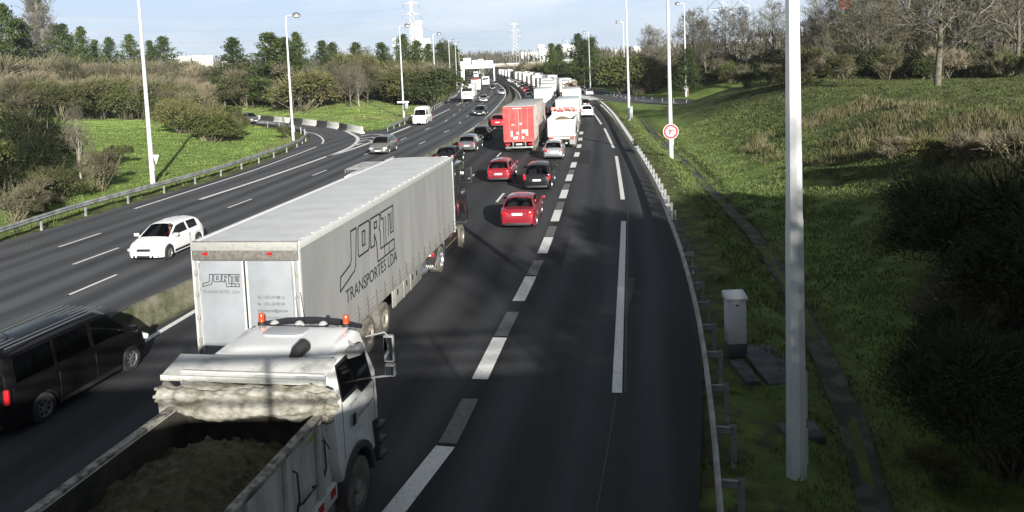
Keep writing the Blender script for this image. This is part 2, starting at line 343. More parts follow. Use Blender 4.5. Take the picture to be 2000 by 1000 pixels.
def ground_mat():
    m=bpy.data.materials.new('meadow_ground'); m.use_nodes=True; n=m.node_tree.nodes; l=m.node_tree.links; b=n['Principled BSDF']
    b.inputs['Roughness'].default_value=.95; b.inputs['Specular IOR Level'].default_value=.15
    t=n.new('ShaderNodeTexCoord'); at=n.new('ShaderNodeAttribute'); at.attribute_name='dry'; ad=n.new('ShaderNodeAttribute'); ad.attribute_name='soil'
    def noise(s,d=6,r=.6):
        q=n.new('ShaderNodeTexNoise'); q.inputs['Scale'].default_value=s; q.inputs['Detail'].default_value=d; q.inputs['Roughness'].default_value=r; l.new(t.outputs['Object'],q.inputs['Vector']); return q
    def ramp(q,stops):
        r=n.new('ShaderNodeValToRGB'); e=r.color_ramp.elements
        e[0].position,e[0].color=stops[0][0],(*stops[0][1],1); e[1].position,e[1].color=stops[-1][0],(*stops[-1][1],1)
        for p,c in stops[1:-1]: k=e.new(p); k.color=(*c,1)
        l.new(q.outputs['Fac'],r.inputs[0]); return r
    g=ramp(noise(.9),[(.30,(.075,.115,.028)),(.5,(.15,.215,.052)),(.70,(.21,.27,.078))])
    d=ramp(noise(2.6),[(.32,(.12,.11,.045)),(.52,(.21,.175,.095)),(.70,(.33,.30,.24))])
    s=ramp(noise(3.5),[(.3,(.035,.03,.018)),(.7,(.10,.085,.05))])
    nz=noise(.5,8,.7); mm=n.new('ShaderNodeMath'); mm.operation='ADD'; l.new(nz.outputs['Fac'],mm.inputs[0]); l.new(at.outputs['Fac'],mm.inputs[1])
    cr=n.new('ShaderNodeValToRGB'); cr.color_ramp.elements[0].position=.66; cr.color_ramp.elements[1].position=.98; l.new(mm.outputs[0],cr.inputs[0])
    x=n.new('ShaderNodeMix'); x.data_type='RGBA'; l.new(cr.outputs[0],x.inputs['Factor']); l.new(g.outputs[0],x.inputs['A']); l.new(d.outputs[0],x.inputs['B'])
    x2=n.new('ShaderNodeMix'); x2.data_type='RGBA'; mu=n.new('ShaderNodeMath'); mu.operation='MULTIPLY'; l.new(ad.outputs['Fac'],mu.inputs[0]); 
    nq=ramp(noise(1.8),[(.35,(0,0,0)),(.55,(1,1,1))]); l.new(nq.outputs[0],mu.inputs[1])
    l.new(mu.outputs[0],x2.inputs['Factor']); l.new(x.outputs['Result'],x2.inputs['A']); l.new(s.outputs[0],x2.inputs['B']); l.new(x2.outputs['Result'],b.inputs['Base Color'])
    q=noise(9,6,.7); bp=n.new('ShaderNodeBump'); bp.inputs['Strength'].default_value=.8; bp.inputs['Distance'].default_value=.12; l.new(q.outputs['Fac'],bp.inputs['Height']); l.new(bp.outputs[0],b.inputs['Normal'])
    return m
gnd=npmesh('ground',V,Fq,ground_mat(),smooth=True); tag(gnd,kind='structure')
X_,Y_=GX.ravel(),GY.ravel(); u_=X_-np.interp(Y_,DX[:,1],DX[:,0])
dry=np.zeros(len(X_))
# straw coloured stretches: the bank between the two roads on the left, the rough slope on the right
dl=(X_<-16)&(Y_>118); dry+=dl*(.16+.25*vnoise(X_,Y_,16,5))
dry+=((u_>4)&(Y_<118))*(.10+.22*vnoise(X_,Y_,5,6))*sst((u_-4)/4)
dry+=(Y_>230)*.3
soil=((_rd<2.6)*.9*(1-sst((_rd-1.4)/1.4)))+((u_>1.5)&(Y_<130))*(.48+.35*vnoise(X_,Y_,3.1,21))*sst((u_-1.5)/5)+((np.abs(u_)<.9)&(Y_<118))*.6  # the right slope's share also darkens the ground to stand for deep shade
for nm,ar in (('dry',dry),('soil',soil)):
    a=gnd.data.attributes.new(nm,'FLOAT','POINT'); a.data.foreach_set('value',ar.astype(np.float32))
# ------------------------------------------------------------------ roads
def asphalt(name,base=.040,track=True,col=(.97,1,1.08)):
    m=bpy.data.materials.new(name); m.use_nodes=True; n=m.node_tree.nodes; l=m.node_tree.links; b=n['Principled BSDF']
    b.inputs['Roughness'].default_value=.8; b.inputs['Specular IOR Level'].default_value=.10
    t=n.new('ShaderNodeTexCoord'); a=n.new('ShaderNodeAttribute'); a.attribute_name='lat'; al=n.new('ShaderNodeAttribute'); al.attribute_name='lon'
    cb=n.new('ShaderNodeCombineXYZ'); l.new(a.outputs['Fac'],cb.inputs[0]); ml=n.new('ShaderNodeMath'); ml.operation='MULTIPLY'; ml.inputs[1].default_value=.035; l.new(al.outputs['Fac'],ml.inputs[0]); l.new(ml.outputs[0],cb.inputs[1])
    q=n.new('ShaderNodeTexNoise'); q.inputs['Scale'].default_value=1.3; q.inputs['Detail'].default_value=5; l.new(cb.outputs[0],q.inputs['Vector'])
    q2=n.new('ShaderNodeTexNoise'); q2.inputs['Scale'].default_value=26; q2.inputs['Detail'].default_value=5; q2.inputs['Roughness'].default_value=.8; l.new(t.outputs['Object'],q2.inputs['Vector'])
    q3=n.new('ShaderNodeTexNoise'); q3.inputs['Scale'].default_value=.35; q3.inputs['Detail'].default_value=6; l.new(t.outputs['Object'],q3.inputs['Vector'])
    w=n.new('ShaderNodeMath'); w.operation='SINE'; k=n.new('ShaderNodeMath'); k.operation='MULTIPLY'; k.inputs[1].default_value=2*PI/1.75; l.new(a.outputs['Fac'],k.inputs[0]); l.new(k.outputs[0],w.inputs[0])
    def mad(x,mul,add):
        z=n.new('ShaderNodeMath'); z.operation='MULTIPLY_ADD'; l.new(x,z.inputs[0]); z.inputs[1].default_value=mul
        if isinstance(add,float): z.inputs[2].default_value=add
        else: l.new(add,z.inputs[2])
        return z.outputs[0]
    v=mad(q.outputs['Fac'],base*1.25,base*.30); v=mad(q3.outputs['Fac'],base*.35,v); v=mad(q2.outputs['Fac'],base*3.0,mad(v,1.0,-base*1.45))
    if track: v=mad(w.outputs[0],base*.26,v)
    cc=n.new('ShaderNodeCombineColor'); 
    for i,c in enumerate(col): 
        z=n.new('ShaderNodeMath'); z.operation='MULTIPLY'; z.inputs[1].default_value=c; l.new(v,z.inputs[0]); l.new(z.outputs[0],cc.inputs[i])
    l.new(cc.outputs[0],b.inputs['Base Color'])
    bp=n.new('ShaderNodeBump'); bp.inputs['Strength'].default_value=.25; bp.inputs['Distance'].default_value=.01; l.new(q2.outputs['Fac'],bp.inputs['Height']); l.new(bp.outputs[0],b.inputs['Normal'])
    return m
def road(name,A,B,m,z=0.,n=14,ref=None):
    "strip between two lines that are matched by their y"
    ys=A[:,1]; V=[];lat=[];lon=[]
    S=arclen(A)
    for i,p in enumerate(A):
        bx=float(np.interp(p[1],B[:,1],B[:,0]))
        for j in range(n+1):
            x=p[0]+(bx-p[0])*j/n; V.append((x,p[1],z)); lat.append(x-p[0]); lon.append(S[i])
    V=np.array(V); I=np.arange(len(V)).reshape(len(A),n+1)
    F=np.stack([I[:-1,:-1].ravel(),I[:-1,1:].ravel(),I[1:,1:].ravel(),I[1:,:-1].ravel()],1)
    o=npmesh(name,V,F,m); tag(o,kind='structure')
    for nm,ar in (('lat',lat),('lon',lon)):
        a=o.data.attributes.new(nm,'FLOAT','POINT'); a.data.foreach_set('value',np.array(ar,np.float32))
    return o
AS1=asphalt('asphalt_dark',.042); AS2=asphalt('asphalt_worn',.073); AS3=asphalt('asphalt_ramp',.08,track=False)
road('road',np.array([(p[0]+.05,p[1]) for p in MEDs]),RGTs,AS1,0.0)
road('road',np.array([(p[0]-.05,p[1]) for p in OPPs]),LFTs,AS2,0.0)
def strip(name,A,B,m,z):
    V=[];lat=[];n=6
    for a,b in zip(A,B):
        for j in range(n+1): V.append((a[0]+(b[0]-a[0])*j/n,a[1]+(b[1]-a[1])*j/n,z)); lat.append(np.linalg.norm(np.array(b)-np.array(a))*j/n)
    I=np.arange(len(V)).reshape(len(A),n+1); F=np.stack([I[:-1,:-1].ravel(),I[1:,:-1].ravel(),I[1:,1:].ravel(),I[:-1,1:].ravel()],1)
    o=npmesh(name,np.array(V),F[:,::-1] if False else F,m); tag(o,kind='structure')
    S=arclen(np.array(A)); 
    for nm,ar in (('lat',lat),('lon',np.repeat(S,n+1))):
        a=o.data.attributes.new(nm,'FLOAT','POINT'); a.data.foreach_set('value',np.array(ar,np.float32))
    return o
_ro=smoothline(RAMP_OUT,1.5); _ri=smoothline(RAMP_IN,1.5)
_t=np.linspace(0,1,60); _so,_si=arclen(_ro),arclen(_ri)
ROU=np.array([at_s(_ro,_so,t*_so[-1]) for t in _t]); RIN=np.array([at_s(_ri,_si,t*_si[-1]) for t in _t])
strip('ramp',ROU,RIN,AS3,.006)
_ns=normals2(SLIP); strip('ramp',SLIP-_ns*3.9,SLIP+_ns*3.9,AS3,.006)
# median verge between the carriageways
VERGE=mat('median_soil',(.13,.115,.07),.95,col2=(.055,.06,.03),vscale=1.2,bump=.5,bscale=9)
_mb=MB(); _o=[(float(np.interp(p[1],OPPs[:,1],OPPs[:,0])),p[1]) for p in MEDs]
for i in range(len(MEDs)-1):
    a,b,c,d=_o[i],_o[i+1],MEDs[i+1],MEDs[i]; _mb.add([(a[0]-.15,a[1],.012),(b[0]-.15,b[1],.012),(c[0]+.25,c[1],.012),(d[0]+.25,d[1],.012)],[(0,3,2,1)])
struct('median_strip',_mb,VERGE)
# ------------------------------------------------------------------ painted lines
LINE=mat('road_paint',(.72,.72,.70),.6,col2=(.42,.42,.41),vscale=9,lo=.5,hi=.78)
LINE2=mat('worn_road_paint',(.10,.10,.10),.7,col2=(.17,.17,.168),vscale=7,lo=.4,hi=.7)
def paint_line(pts,w,dash=None,gap=None,z=.014,start=0.,end=None,name='lane_marking',m=None,raw=False):
    P=np.array(pts) if raw else smoothline(pts,1.0); S=arclen(P); end=end or S[-1]; nr=normals2(P); mb=MB(); s=start
    while s<end:
        e=min(end,s+dash) if dash else end
        k=[s]+[q for q in S if s<q<e][::2]+[e]; L=[];Rr=[]
        for q in k:
            p=at_s(P,S,q); nn=at_s(nr,S,q); ww=w/2; L.append((*(p-nn*ww),z)); Rr.append((*(p+nn*ww),z))
        n=len(k); mb.add(L+Rr,[(i,i+n,i+n+1,i+1) for i in range(n-1)])
        s=e+(gap or 1e9)
    return struct(name,mb,m or LINE)
def off(y,o): return (XM(y)+o*math.cos(HD(y)),y)
WP=P2([(668,1130),(770,1000),(870,873),(978,657),(1040,534),(1074,458),(1111,350),(1130,290),(1136,255)])
_W=smoothline(WP,1.); _S=arclen(_W)
_s0=_S[np.argmin(np.hypot(*( _W-P2([(820,936)])[0]).T))]     # aligns the dash pattern
_e=P2([(870,873)])[0]; _se=_S[np.argmin(np.hypot(*(_W-_e).T))]
paint_line(WP,.42,3.0,3.5,start=(_se-3.0)%6.5)
paint_line(WP,.40,2.2,4.3,start=((_se-3.0)%6.5+3.15),m=LINE2,z=.011,end=_S[-1]*.62)
paint_line([off(y,10.4+.0*y) for y in (104,130,170,230,330,500,780)],.3,3,10)
SP=P2([(1205,768),(1218,426),(1216,386),(1203,302),(1197,286),(1180,250),(1174,242),(1160,222),(1142,203)])
paint_line(SP,.24,20,6,start=0)
T1=P2([(940,436),(970,395),(985,377)]); 
T1A=[(-3.6,30),(-1.9,39),tuple(G(970,395)[:2]),tuple(G(1000,360)[:2]),(1.4,62)]
paint_line([off(y,7.6) for y in (24,46,52,70,90)][:1]+[tuple(G(970,395)[:2]),tuple(G(985,377)[:2]),(1.2,57),(2.9,72),(5.3,96)]+[off(y,7.3) for y in (130,170,230,330,500,780)],.15,3,10,start=float(np.hypot(*(G(970,395)[:2]-np.array(off(24,7.6)))))%13)
paint_line([off(24,3.9)]+[tuple(G(915,350)[:2]),tuple(G(930,337)[:2]),(-1.0,70)]+[off(y,4.1) for y in (100,130,170,230,330,500,780)],.15,3,10,start=float(np.hypot(*(G(915,350)[:2]-np.array(off(24,3.9)))))%13)
_eg=P2([(40,815),(275,671),(391,602)]); paint_line(_eg+[off(y,.75) for y in (50,72,100,147,179,231,328,503,780)],.22)
PATCH=asphalt('asphalt_patch',.027,track=False); PATCH2=asphalt('asphalt_patch_pale',.06,track=False)
for k,(y,o_,ln,w_) in enumerate([(30,12.2,5,1.1),(44,8.6,7,1.3),(60,12.6,9,1.0),(24,15.2,4,.9),(52,5.2,6,1.2),(83,9.3,9,1.4)]):
    P_=[(XM(q)+o_*math.cos(HD(q)),q) for q in np.linspace(y,y+ln,4)]; paint_line(P_,w_,z=.005,name='road_patch',m=PATCH if k%2==0 else PATCH2)
SEAM=mat('sealed_joint',(.012,.012,.013),.5)
paint_line([tuple(p+np.array([.20,0])) for p in SP],.035,name='road_joint',m=SEAM,z=.008)
paint_line(P2([(1165,1000),(1190,860),(1203,775)]),.03,name='road_joint',m=SEAM,z=.008)
# opposite carriageway
def oleft(pxs,far,w=.15,dash=3,gap=10,start=0,pre=None):
    P=P2(pxs); P=(pre or [])+P+far; paint_line(P,w,dash,gap,start=start)
def offo(y,o): return (float(np.interp(y,OPPs[:,1],OPPs[:,0]))-o,y)
_a=P2([(134,576)])[0]
oleft([(12,630),(134,576),(244,530),(743.6,317),(810.5,285.7),(857,263),(892,245)],[offo(y,4.6) for y in (145,180,231,328,503,780)],start=float(np.linalg.norm(P2([(12,630)])[0]-_a))%13)
oleft([(142.8,516.8),(433,410.7),(598,348),(699,307.7),(768.5,279.8),(817.8,258.8),(854,243),(880,230)],[offo(y,8.3) for y in (170,231,328,503,780)])
_b=P2([(114.5,482.8)])[0]
oleft([(0,518),(114.5,482.8),(270,431.7),(350,406)],[],start=float(np.linalg.norm(P2([(0,518)])[0]-_b)))
paint_line(P2([(263,408),(400,364),(500,331),(600,294),(618,287)]),.2)
paint_line(P2([(597,258),(614,261),(626,267),(632,275),(629,281)]),.2)
paint_line(P2([(390,390),(500,354),(590,323),(640,305)]),.32); paint_line(P2([(640,306),(682,289),(696,279),(699,271),(693,265),(668,253),(640,246),(565,240),(504,236),(440,232)]),.42)
paint_line(P2([(640,306),(686,292),(730,276),(755,265.5),(801,247)]),.38)
paint_line(P2([(839,232.5),(860,222),(879,213)]),.25); paint_line(P2([(892,206),(899,202),(905,198)]),.25)
for a,b,c in [((703,266),(729,262),(755,264)),((702,271),(725,268),(741,270)),((699,277),(718,273),(727,275)),((693,284),(706,280),(711,281))]:
    paint_line(P2([a,b,c]),.38,raw=True)
paint_line([offo(y,.9) for y in (60,72,105,157,195,247,328,503,780)],.26)
# hatched island where the slip road joins
for k in range(9):
    a=G(1128+k*4.5,182+k*1.3); b=G(1145+k*4.2,196.5-k*.35); paint_line([tuple(a[:2]),tuple(b[:2])],.35,raw=True)
paint_line(P2([(1165,196.5),(1176,194.5),(1150,187),(1126,180)]),.3,raw=True)
paint_line(P2([(1180,184),(1215,191.5),(1255,196.5),(1300,200),(1345,204),(1400,207)]),.22,6,4)
paint_line(P2([(1175,194),(1212,198.5),(1262,203),(1330,206.5),(1400,209)]),.14)
# ------------------------------------------------------------------ concrete barriers
def wall_mb(P,prof,closed=True):
    nr=normals2(P); mb=MB(); n=len(prof); V=[]
    for p,q in zip(P,nr): V+=[(p[0]+q[0]*a,p[1]+q[1]*a,b) for a,b in prof]
    mb.add(V,[(i*n+k,i*n+k+1,(i+1)*n+k+1,(i+1)*n+k) for i in range(len(P)-1) for k in range(n-1)]+[tuple(range(n)),tuple(range(len(V)-n,len(V)))])
    return mb
JP=[(.0,-.1),(.0,.10),(-.16,.30),(-.20,.80),(-.36,.80),(-.40,.30),(-.56,.10),(-.56,-.1)]
MOSS=mat('mossy_concrete',(.21,.20,.15),.95,col2=(.06,.07,.03),vscale=1.1,lo=.38,hi=.62,bump=.4,bscale=10)
t=thing('median_barrier','long low mossy concrete wall in the middle between the two carriageways','barrier'); wall_mb(MEDs[MEDs[:,1]<620],JP).build('wall',MOSS,t,smooth=30)
q=np.array([(x+.25,y) for x,y in OPPs if 95<y<500]); t=thing('crash_barrier','dark concrete wall along the inside bend of the oncoming lanes','barrier')
wall_mb(q,[(0,-.1),(-.05,.75),(-.25,.75),(-.3,-.1)]).build('wall',mat('dark_concrete',(.10,.10,.095),.9,var=.3,vscale=1),t)
# black and white barrier blocks round the outside of the left ramp
BW=mat('whitewashed_concrete',(.62,.62,.58),.85,col2=(.36,.35,.31),vscale=2.5,lo=.5,hi=.75); BB=mat('tarred_concrete',(.035,.036,.036),.85,var=.3)
edges=[708,680,664,641,620,593,568,537,510,482,455]
def foot(x): return float(np.interp(x,[430,480,560,650,708],[230,233,239.5,250,261]))
names=['first','second','third','fourth','fifth','sixth','seventh','eighth','ninth','tenth']
for i in range(10):
    a=G(edges[i],foot(edges[i]))[:2]; b=G(edges[i+1],foot(edges[i+1]))[:2]; c=(a+b)/2; ln=np.linalg.norm(b-a)-.04; an=math.atan2(b[1]-a[1],b[0]-a[0])
    wh=i%2==0
    t=thing('barrier_block',f"{'white' if wh else 'black'} painted concrete block, {names[i]} from the road junction in the curved row round the ramp",'barrier block',(c[0],c[1],0),an,'concrete blocks round the ramp')
    mb=MB(); mb.prism([(-.3,-.1),(.3,-.1),(.3,.12),(.14,.30),(.1,.85),(-.1,.85),(-.14,.32),(-.3,.12)],0,-ln/2,ln/2); mb.build('block',BW if wh else BB,t,bevel=.02)
# ------------------------------------------------------------------ guard rails
WPR=[(0,.44),(.045,.47),(.075,.53),(.02,.595),(.075,.66),(.045,.72),(0,.75),(-.012,.75),(.028,.715),(.056,.66),(.003,.595),(.056,.53),(.028,.475),(-.012,.44)]
def rail_post():
    mb=MB(); mb.b(-.055,.055,-.035,-.028,-.5,.72); mb.b(-.055,.055,.028,.035,-.5,.72); mb.b(-.055,-.048,-.028,.028,-.5,.72)
    return mb
_rp=rail_post().build('post',STEEL); _rpm=_rp.data; bpy.data.objects.remove(_rp)
def guard_rail(label,P,step=4.0,side=1,spacer=.0,group=None,maxp=100,sc=1.0):
    P=smoothline([tuple(p) for p in P],1.5); S=arclen(P); nr=normals2(P)*side; t=thing('guard_rail',label,'guard rail',group=group)
    V=[];mb=MB();pr=WPR;n=len(pr)
    for p,q in zip(P,nr): V+=[(p[0]+q[0]*a*1.1,p[1]+q[1]*a*1.1,b*sc) for a,b in pr]
    mb.add(V,[(i*n+k,i*n+(k+1)%n,(i+1)*n+(k+1)%n,(i+1)*n+k) for i in range(len(P)-1) for k in range(n)]); mb.build('beam',STEEL,t,smooth=30)
    k=0; s=.3; rest=MB()
    while s<S[-1]:
        p=at_s(P,S,s); q=at_s(nr,S,s); d=np.array([-q[1],q[0]]); pp=p-q*(.07+spacer); an=math.atan2(q[1],q[0])
        if k<maxp:
            o=bpy.data.objects.new('post',_rpm); COL.objects.link(o); o.parent=t; o.location=(pp[0],pp[1],0); o.rotation_euler=(0,0,an)
            if spacer>0:
                m2=MB(); m2.box((0,0,0),(spacer+.04,.07,.12)); e=m2.build('spacer',STEEL,o); e.location=((spacer+.04)/2,0,.62)
        else: rest.box((pp[0],pp[1],.3),(.1,.06,.9),rotm(an))
        k+=1; s+=step
    if rest.v: tag(rest.build('post',STEEL,t),kind='stuff')
RR=P2([(1410,1000),(1395,830),(1368,640),(1340,520),(1310,430),(1270,340),(1225,270),(1190,218),(1172,200)])
def up(P,z=.6): return P
def RZ(l,z=.62): return [G(x,y,z)[:2] for x,y in l]
RRz=RZ([(1412,1010),(1396,830),(1370,640),(1341,520),(1310,430),(1271,342),(1228,272),(1196,224),(1176,203),(1168,197)])
d0=(RRz[0]-RRz[1]); RRz=[RRz[0]+d0*6,RRz[0]+d0*3]+RRz
guard_rail('long steel guard rail on the right edge of the queueing lanes, beside the verge',RRz,2.0,side=-1,spacer=.28)
LR=RZ([(0,449),(150,402),(299,362),(450,320),(573,279),(593,267),(599,259),(590,250),(565,244),(540,240),(500,238)])
d0=LR[0]-LR[1]; guard_rail('steel guard rail bordering the left grass bank and curling round the ramp',[LR[0]+d0*5,LR[0]+d0*2]+LR,4.0,side=1)
guard_rail('steel guard rail between the grass triangle and the oncoming lanes, left of the white van',RZ([(757,247),(800,229),(850,207),(878,191),(893,181),(899,172)])+[(-17.6,260),(-20.5,328),(-31,500)],4.0,side=1)
guard_rail('dark steel guard rail along the far side of the right slip road',RZ([(1163,174),(1190,179),(1215,184),(1250,189),(1300,193),(1350,196),(1400,198.5),(1450,199),(1500,199.5)]),4.0,side=-1)
# concrete drainage channel and the inspection slabs by the near lamp post
CH=mat('channel_concrete',(.085,.08,.07),.9,col2=(.03,.034,.018),vscale=1.6,lo=.42,hi=.56,bump=.3,bscale=14)
dp=np.array([q for q in DX if -20<q[1]<112]); wall_mb(dp,[(-.30,-.215),(-.24,-.22),(-.10,-.262),(.10,-.262),(.24,-.22),(.30,-.215)]).build('drainage_channel',CH); bpy.data.objects['drainage_channel']['kind']='structure'
SLAB=mat('slab_concrete',(.10,.10,.108),.85,col2=(.045,.05,.052),vscale=2,bump=.2)
for x0,y0,x1,y1,lab in [(6.0,18.4,6.9,21.0,'large'),(5.5,18.6,5.85,20.0,'narrow'),(5.5,15.7,6.3,16.4,'small')]:
    mb=MB(); mb.b(x0,x1,y0,y1,-.2,-.02)
    o=mb.build('concrete_slab',SLAB,bevel=.015); tag(o,{'large':'large dark concrete slab in the grass just behind the near lamp post','narrow':'narrow concrete cover slab beside the metal cabinet base','small':'small pale concrete slab at the foot of the near lamp post'}[lab],'slab',group='concrete slabs in the verge')
# ------------------------------------------------------------------ vegetation
def leafmat(name,c1,c2,scale=1.2,rough=.75,rand=.35,trans=.25):
    m=bpy.data.materials.new(name); m.use_nodes=True; n=m.node_tree.nodes; l=m.node_tree.links; b=n['Principled BSDF']
    b.inputs['Roughness'].default_value=rough; b.inputs['Specular IOR Level'].default_value=.2
    g=n.new('ShaderNodeNewGeometry'); q=n.new('ShaderNodeTexNoise'); q.inputs['Scale'].default_value=scale; q.inputs['Detail'].default_value=4
    l.new(g.outputs['Position'],q.inputs['Vector'])
    oi=n.new('ShaderNodeObjectInfo'); a=n.new('ShaderNodeMath'); a.operation='MULTIPLY_ADD'; a.inputs[1].default_value=rand; l.new(oi.outputs['Random'],a.inputs[0])
    s=n.new('ShaderNodeMath'); s.operation='SUBTRACT'; l.new(q.outputs['Fac'],s.inputs[0]); s.inputs[1].default_value=rand/2; l.new(s.outputs[0],a.inputs[2])
    r=n.new('ShaderNodeValToRGB'); r.color_ramp.elements[0].position=.32; r.color_ramp.elements[1].position=.68
    r.color_ramp.elements[0].color=(*c1,1); r.color_ramp.elements[1].color=(*c2,1); l.new(a.outputs[0],r.inputs[0]); l.new(r.outputs[0],b.inputs['Base Color'])
    return m
NEED=leafmat('pine_needles',(.022,.038,.012),(.062,.085,.022))
EVER=leafmat('evergreen_leaves',(.028,.040,.014),(.085,.100,.030),1.6)
OLIV=leafmat('olive_leaves',(.055,.06,.025),(.125,.125,.05),1.4)
BRAM=leafmat('bramble_twigs',(.13,.115,.075),(.26,.225,.155),.9)
TWIG=leafmat('grey_twigs',(.075,.070,.05),(.165,.152,.115),.6)
TWIGD=leafmat('brown_twigs',(.07,.066,.04),(.155,.145,.09),.6)
BARK=mat('bark',(.07,.065,.045),.95,col2=(.16,.145,.11),vscale=4,bump=.4); BIRCH=mat('pale_bark',(.30,.285,.24),.85,col2=(.16,.15,.12),vscale=5,lo=.5,hi=.75)
def quads(C,sx,sy,rs,up=0.0):
    "little leaf faces at C, random attitude; up>0 stands them more upright"
    n=len(C); a=rs.normal(size=(n,3)); a[:,2]+=up*rs.uniform(.5,2,n); a/=np.linalg.norm(a,axis=1)[:,None]; b=rs.normal(size=(n,3)); b-=a*np.sum(a*b,1)[:,None]; b/=np.linalg.norm(b,axis=1)[:,None]
    k=rs.uniform(.6,1.3,(n,1)); A=a*sx*k/2; B=b*sy*k/2
    V=np.stack([C-A*.9-B*.35,C+B*-1.0+A*.1,C+A,C+B],1).reshape(-1,3); return V,np.arange(4*n).reshape(n,4)
def ribbons(A,B,w0,w1,rs,cross=False):
    "thin tapered twigs from A to B"
    d=B-A; n=len(A); r=rs.normal(size=(n,3)); s=np.cross(d,r); s/=np.linalg.norm(s,axis=1)[:,None]+1e-9
    w0=np.broadcast_to(w0,(n,))[:,None]/2; w1=np.broadcast_to(w1,(n,))[:,None]/2
    V=np.stack([A-s*w0,A+s*w0,B+s*w1,B-s*w1],1).reshape(-1,3); return V,np.arange(4*n).reshape(n,4)
def join(parts):
    V=[];F=[];o=0
    for v,f in parts: V.append(v);F.append(f+o);o+=len(v)
    return np.concatenate(V),np.concatenate(F)
PARK=(0,-900,-200)
def trunk_tube(pts,rs_,m,parent,name='trunk'): return MB().tube(pts,rs_,7).build(name,m,parent,smooth=60)
def proto_pine(seed,H=16,W=4.6,low=.12,irr=.35):
    r=np.random.default_rng(seed); t=bpy.data.objects.new('pine_tree',None); COL.objects.link(t); t.location=PARK
    trunk_tube([(0,0,-.5),(.1,0,H*.5),(0,.1,H*.97)],[H*.018,H*.012,.04],BARK,t)
    C=[];TA=[];TB=[]
    nl=int(H*1.25)
    for i in range(nl):
        f=i/(nl-1); z=H*(low+(1-low)*f**.9); L=W*(1-f)**.95*(1-.25*(f<.12))*(1+.25*math.sin(i*1.7+seed))+.40
        for k in range(int(7+3*r.random())):
            a=r.uniform(0,2*PI); ll=L*r.uniform(1-irr,1.12); rise=ll*r.uniform(.12,.42); p0=np.array([0,0,z]); p1=np.array([math.cos(a)*ll,math.sin(a)*ll,z+rise]); TA.append(p0);TB.append(p1)
            for q in np.linspace(.35,1,max(2,int(ll*1.5))):
                c=p0+(p1-p0)*q+r.normal(0,.12,3); n=14 if q>.9 else 9
                C.append(c+r.normal(0,1,(n,3))*np.array([.32,.32,.26]))
    for i in range(5):
        C.append(np.array([0,0,H*.97+i*.25])+r.normal(0,.13,(10,3)))
    V,F=join([quads(np.concatenate(C),.62,.20,r,up=.7),ribbons(np.array(TA),np.array(TB),.08,.03,r)])
    npmesh('crown',V,F,NEED,t); return t
def branch_tree(seed,H,spread,levels=5,kids=(6,5,4,4,3),stem=.32,upb=.55,twigw=.03,trm=BARK,twm=TWIG,name='bare_tree',rad=None,ratio=.62,leaf=None):
    r=np.random.default_rng(seed); t=bpy.data.objects.new(name,None); COL.objects.link(t); t.location=PARK
    mb=MB(); A=[];B=[];W0=[];W1=[]; rad=rad or H*.017
    top=np.array([r.normal(0,.03)*H,r.normal(0,.03)*H,H*.93])
    mb.tube([(0,0,-.4),tuple(top*.35+r.normal(0,.01,3)*H),tuple(top*.68),tuple(top)],[rad,rad*.72,rad*.42,rad*.1],7)
    def grow(p,d,L,w,lv):
        q=p+d*L*.5; d2=d+r.normal(0,.16,3)+np.array([0,0,.10]); d2/=np.linalg.norm(d2); e=q+d2*L*.5
        if lv<=1: mb.tube([p,q,e],[w,w*.75,w*.45],4,cap=False)
        else: A.extend([p,q]);B.extend([q,e]);W0.extend([w*2,w*1.6]);W1.extend([w*1.6,w])
        if lv>=levels: return
        for k in range(kids[min(lv,len(kids)-1)]):
            f=r.uniform(.25,1); b=p+(q-p)*f*2 if f<.5 else q+(e-q)*(f-.5)*2
            sd=r.normal(size=3); sd-=d*np.dot(sd,d); sd/=np.linalg.norm(sd)+1e-9
            nd=d*.75+sd*spread+np.array([0,0,.18]); nd/=np.linalg.norm(nd); grow(b,nd,L*ratio*r.uniform(.75,1.1),max(w*.5,twigw/2),lv+1)
    nb=int(kids[0]*2.2)
    for k in range(nb):
        f=stem+(1-stem)*(k+r.random())/nb; p=top*f; a=k*2.4+r.uniform(-.4,.4); d=np.array([math.cos(a)*(1-upb),math.sin(a)*(1-upb),upb+.1*f]); d/=np.linalg.norm(d)
        grow(p,d,H*(.36 if upb<.8 else .20)*(1.15-f*.75),rad*.38*(1.15-f*.8),1)
    mb.build('trunk',trm,t,smooth=60)
    parts=[ribbons(np.array(A),np.array(B),np.array(W0),np.array(W1),r)]
    if leaf:
        idx=r.integers(0,len(B),leaf); parts.append(quads(np.array(B)[idx]+r.normal(0,.15,(leaf,3)),.22,.16,r))
    V,F=join(parts); npmesh('crown',V,F,twm,t); return t
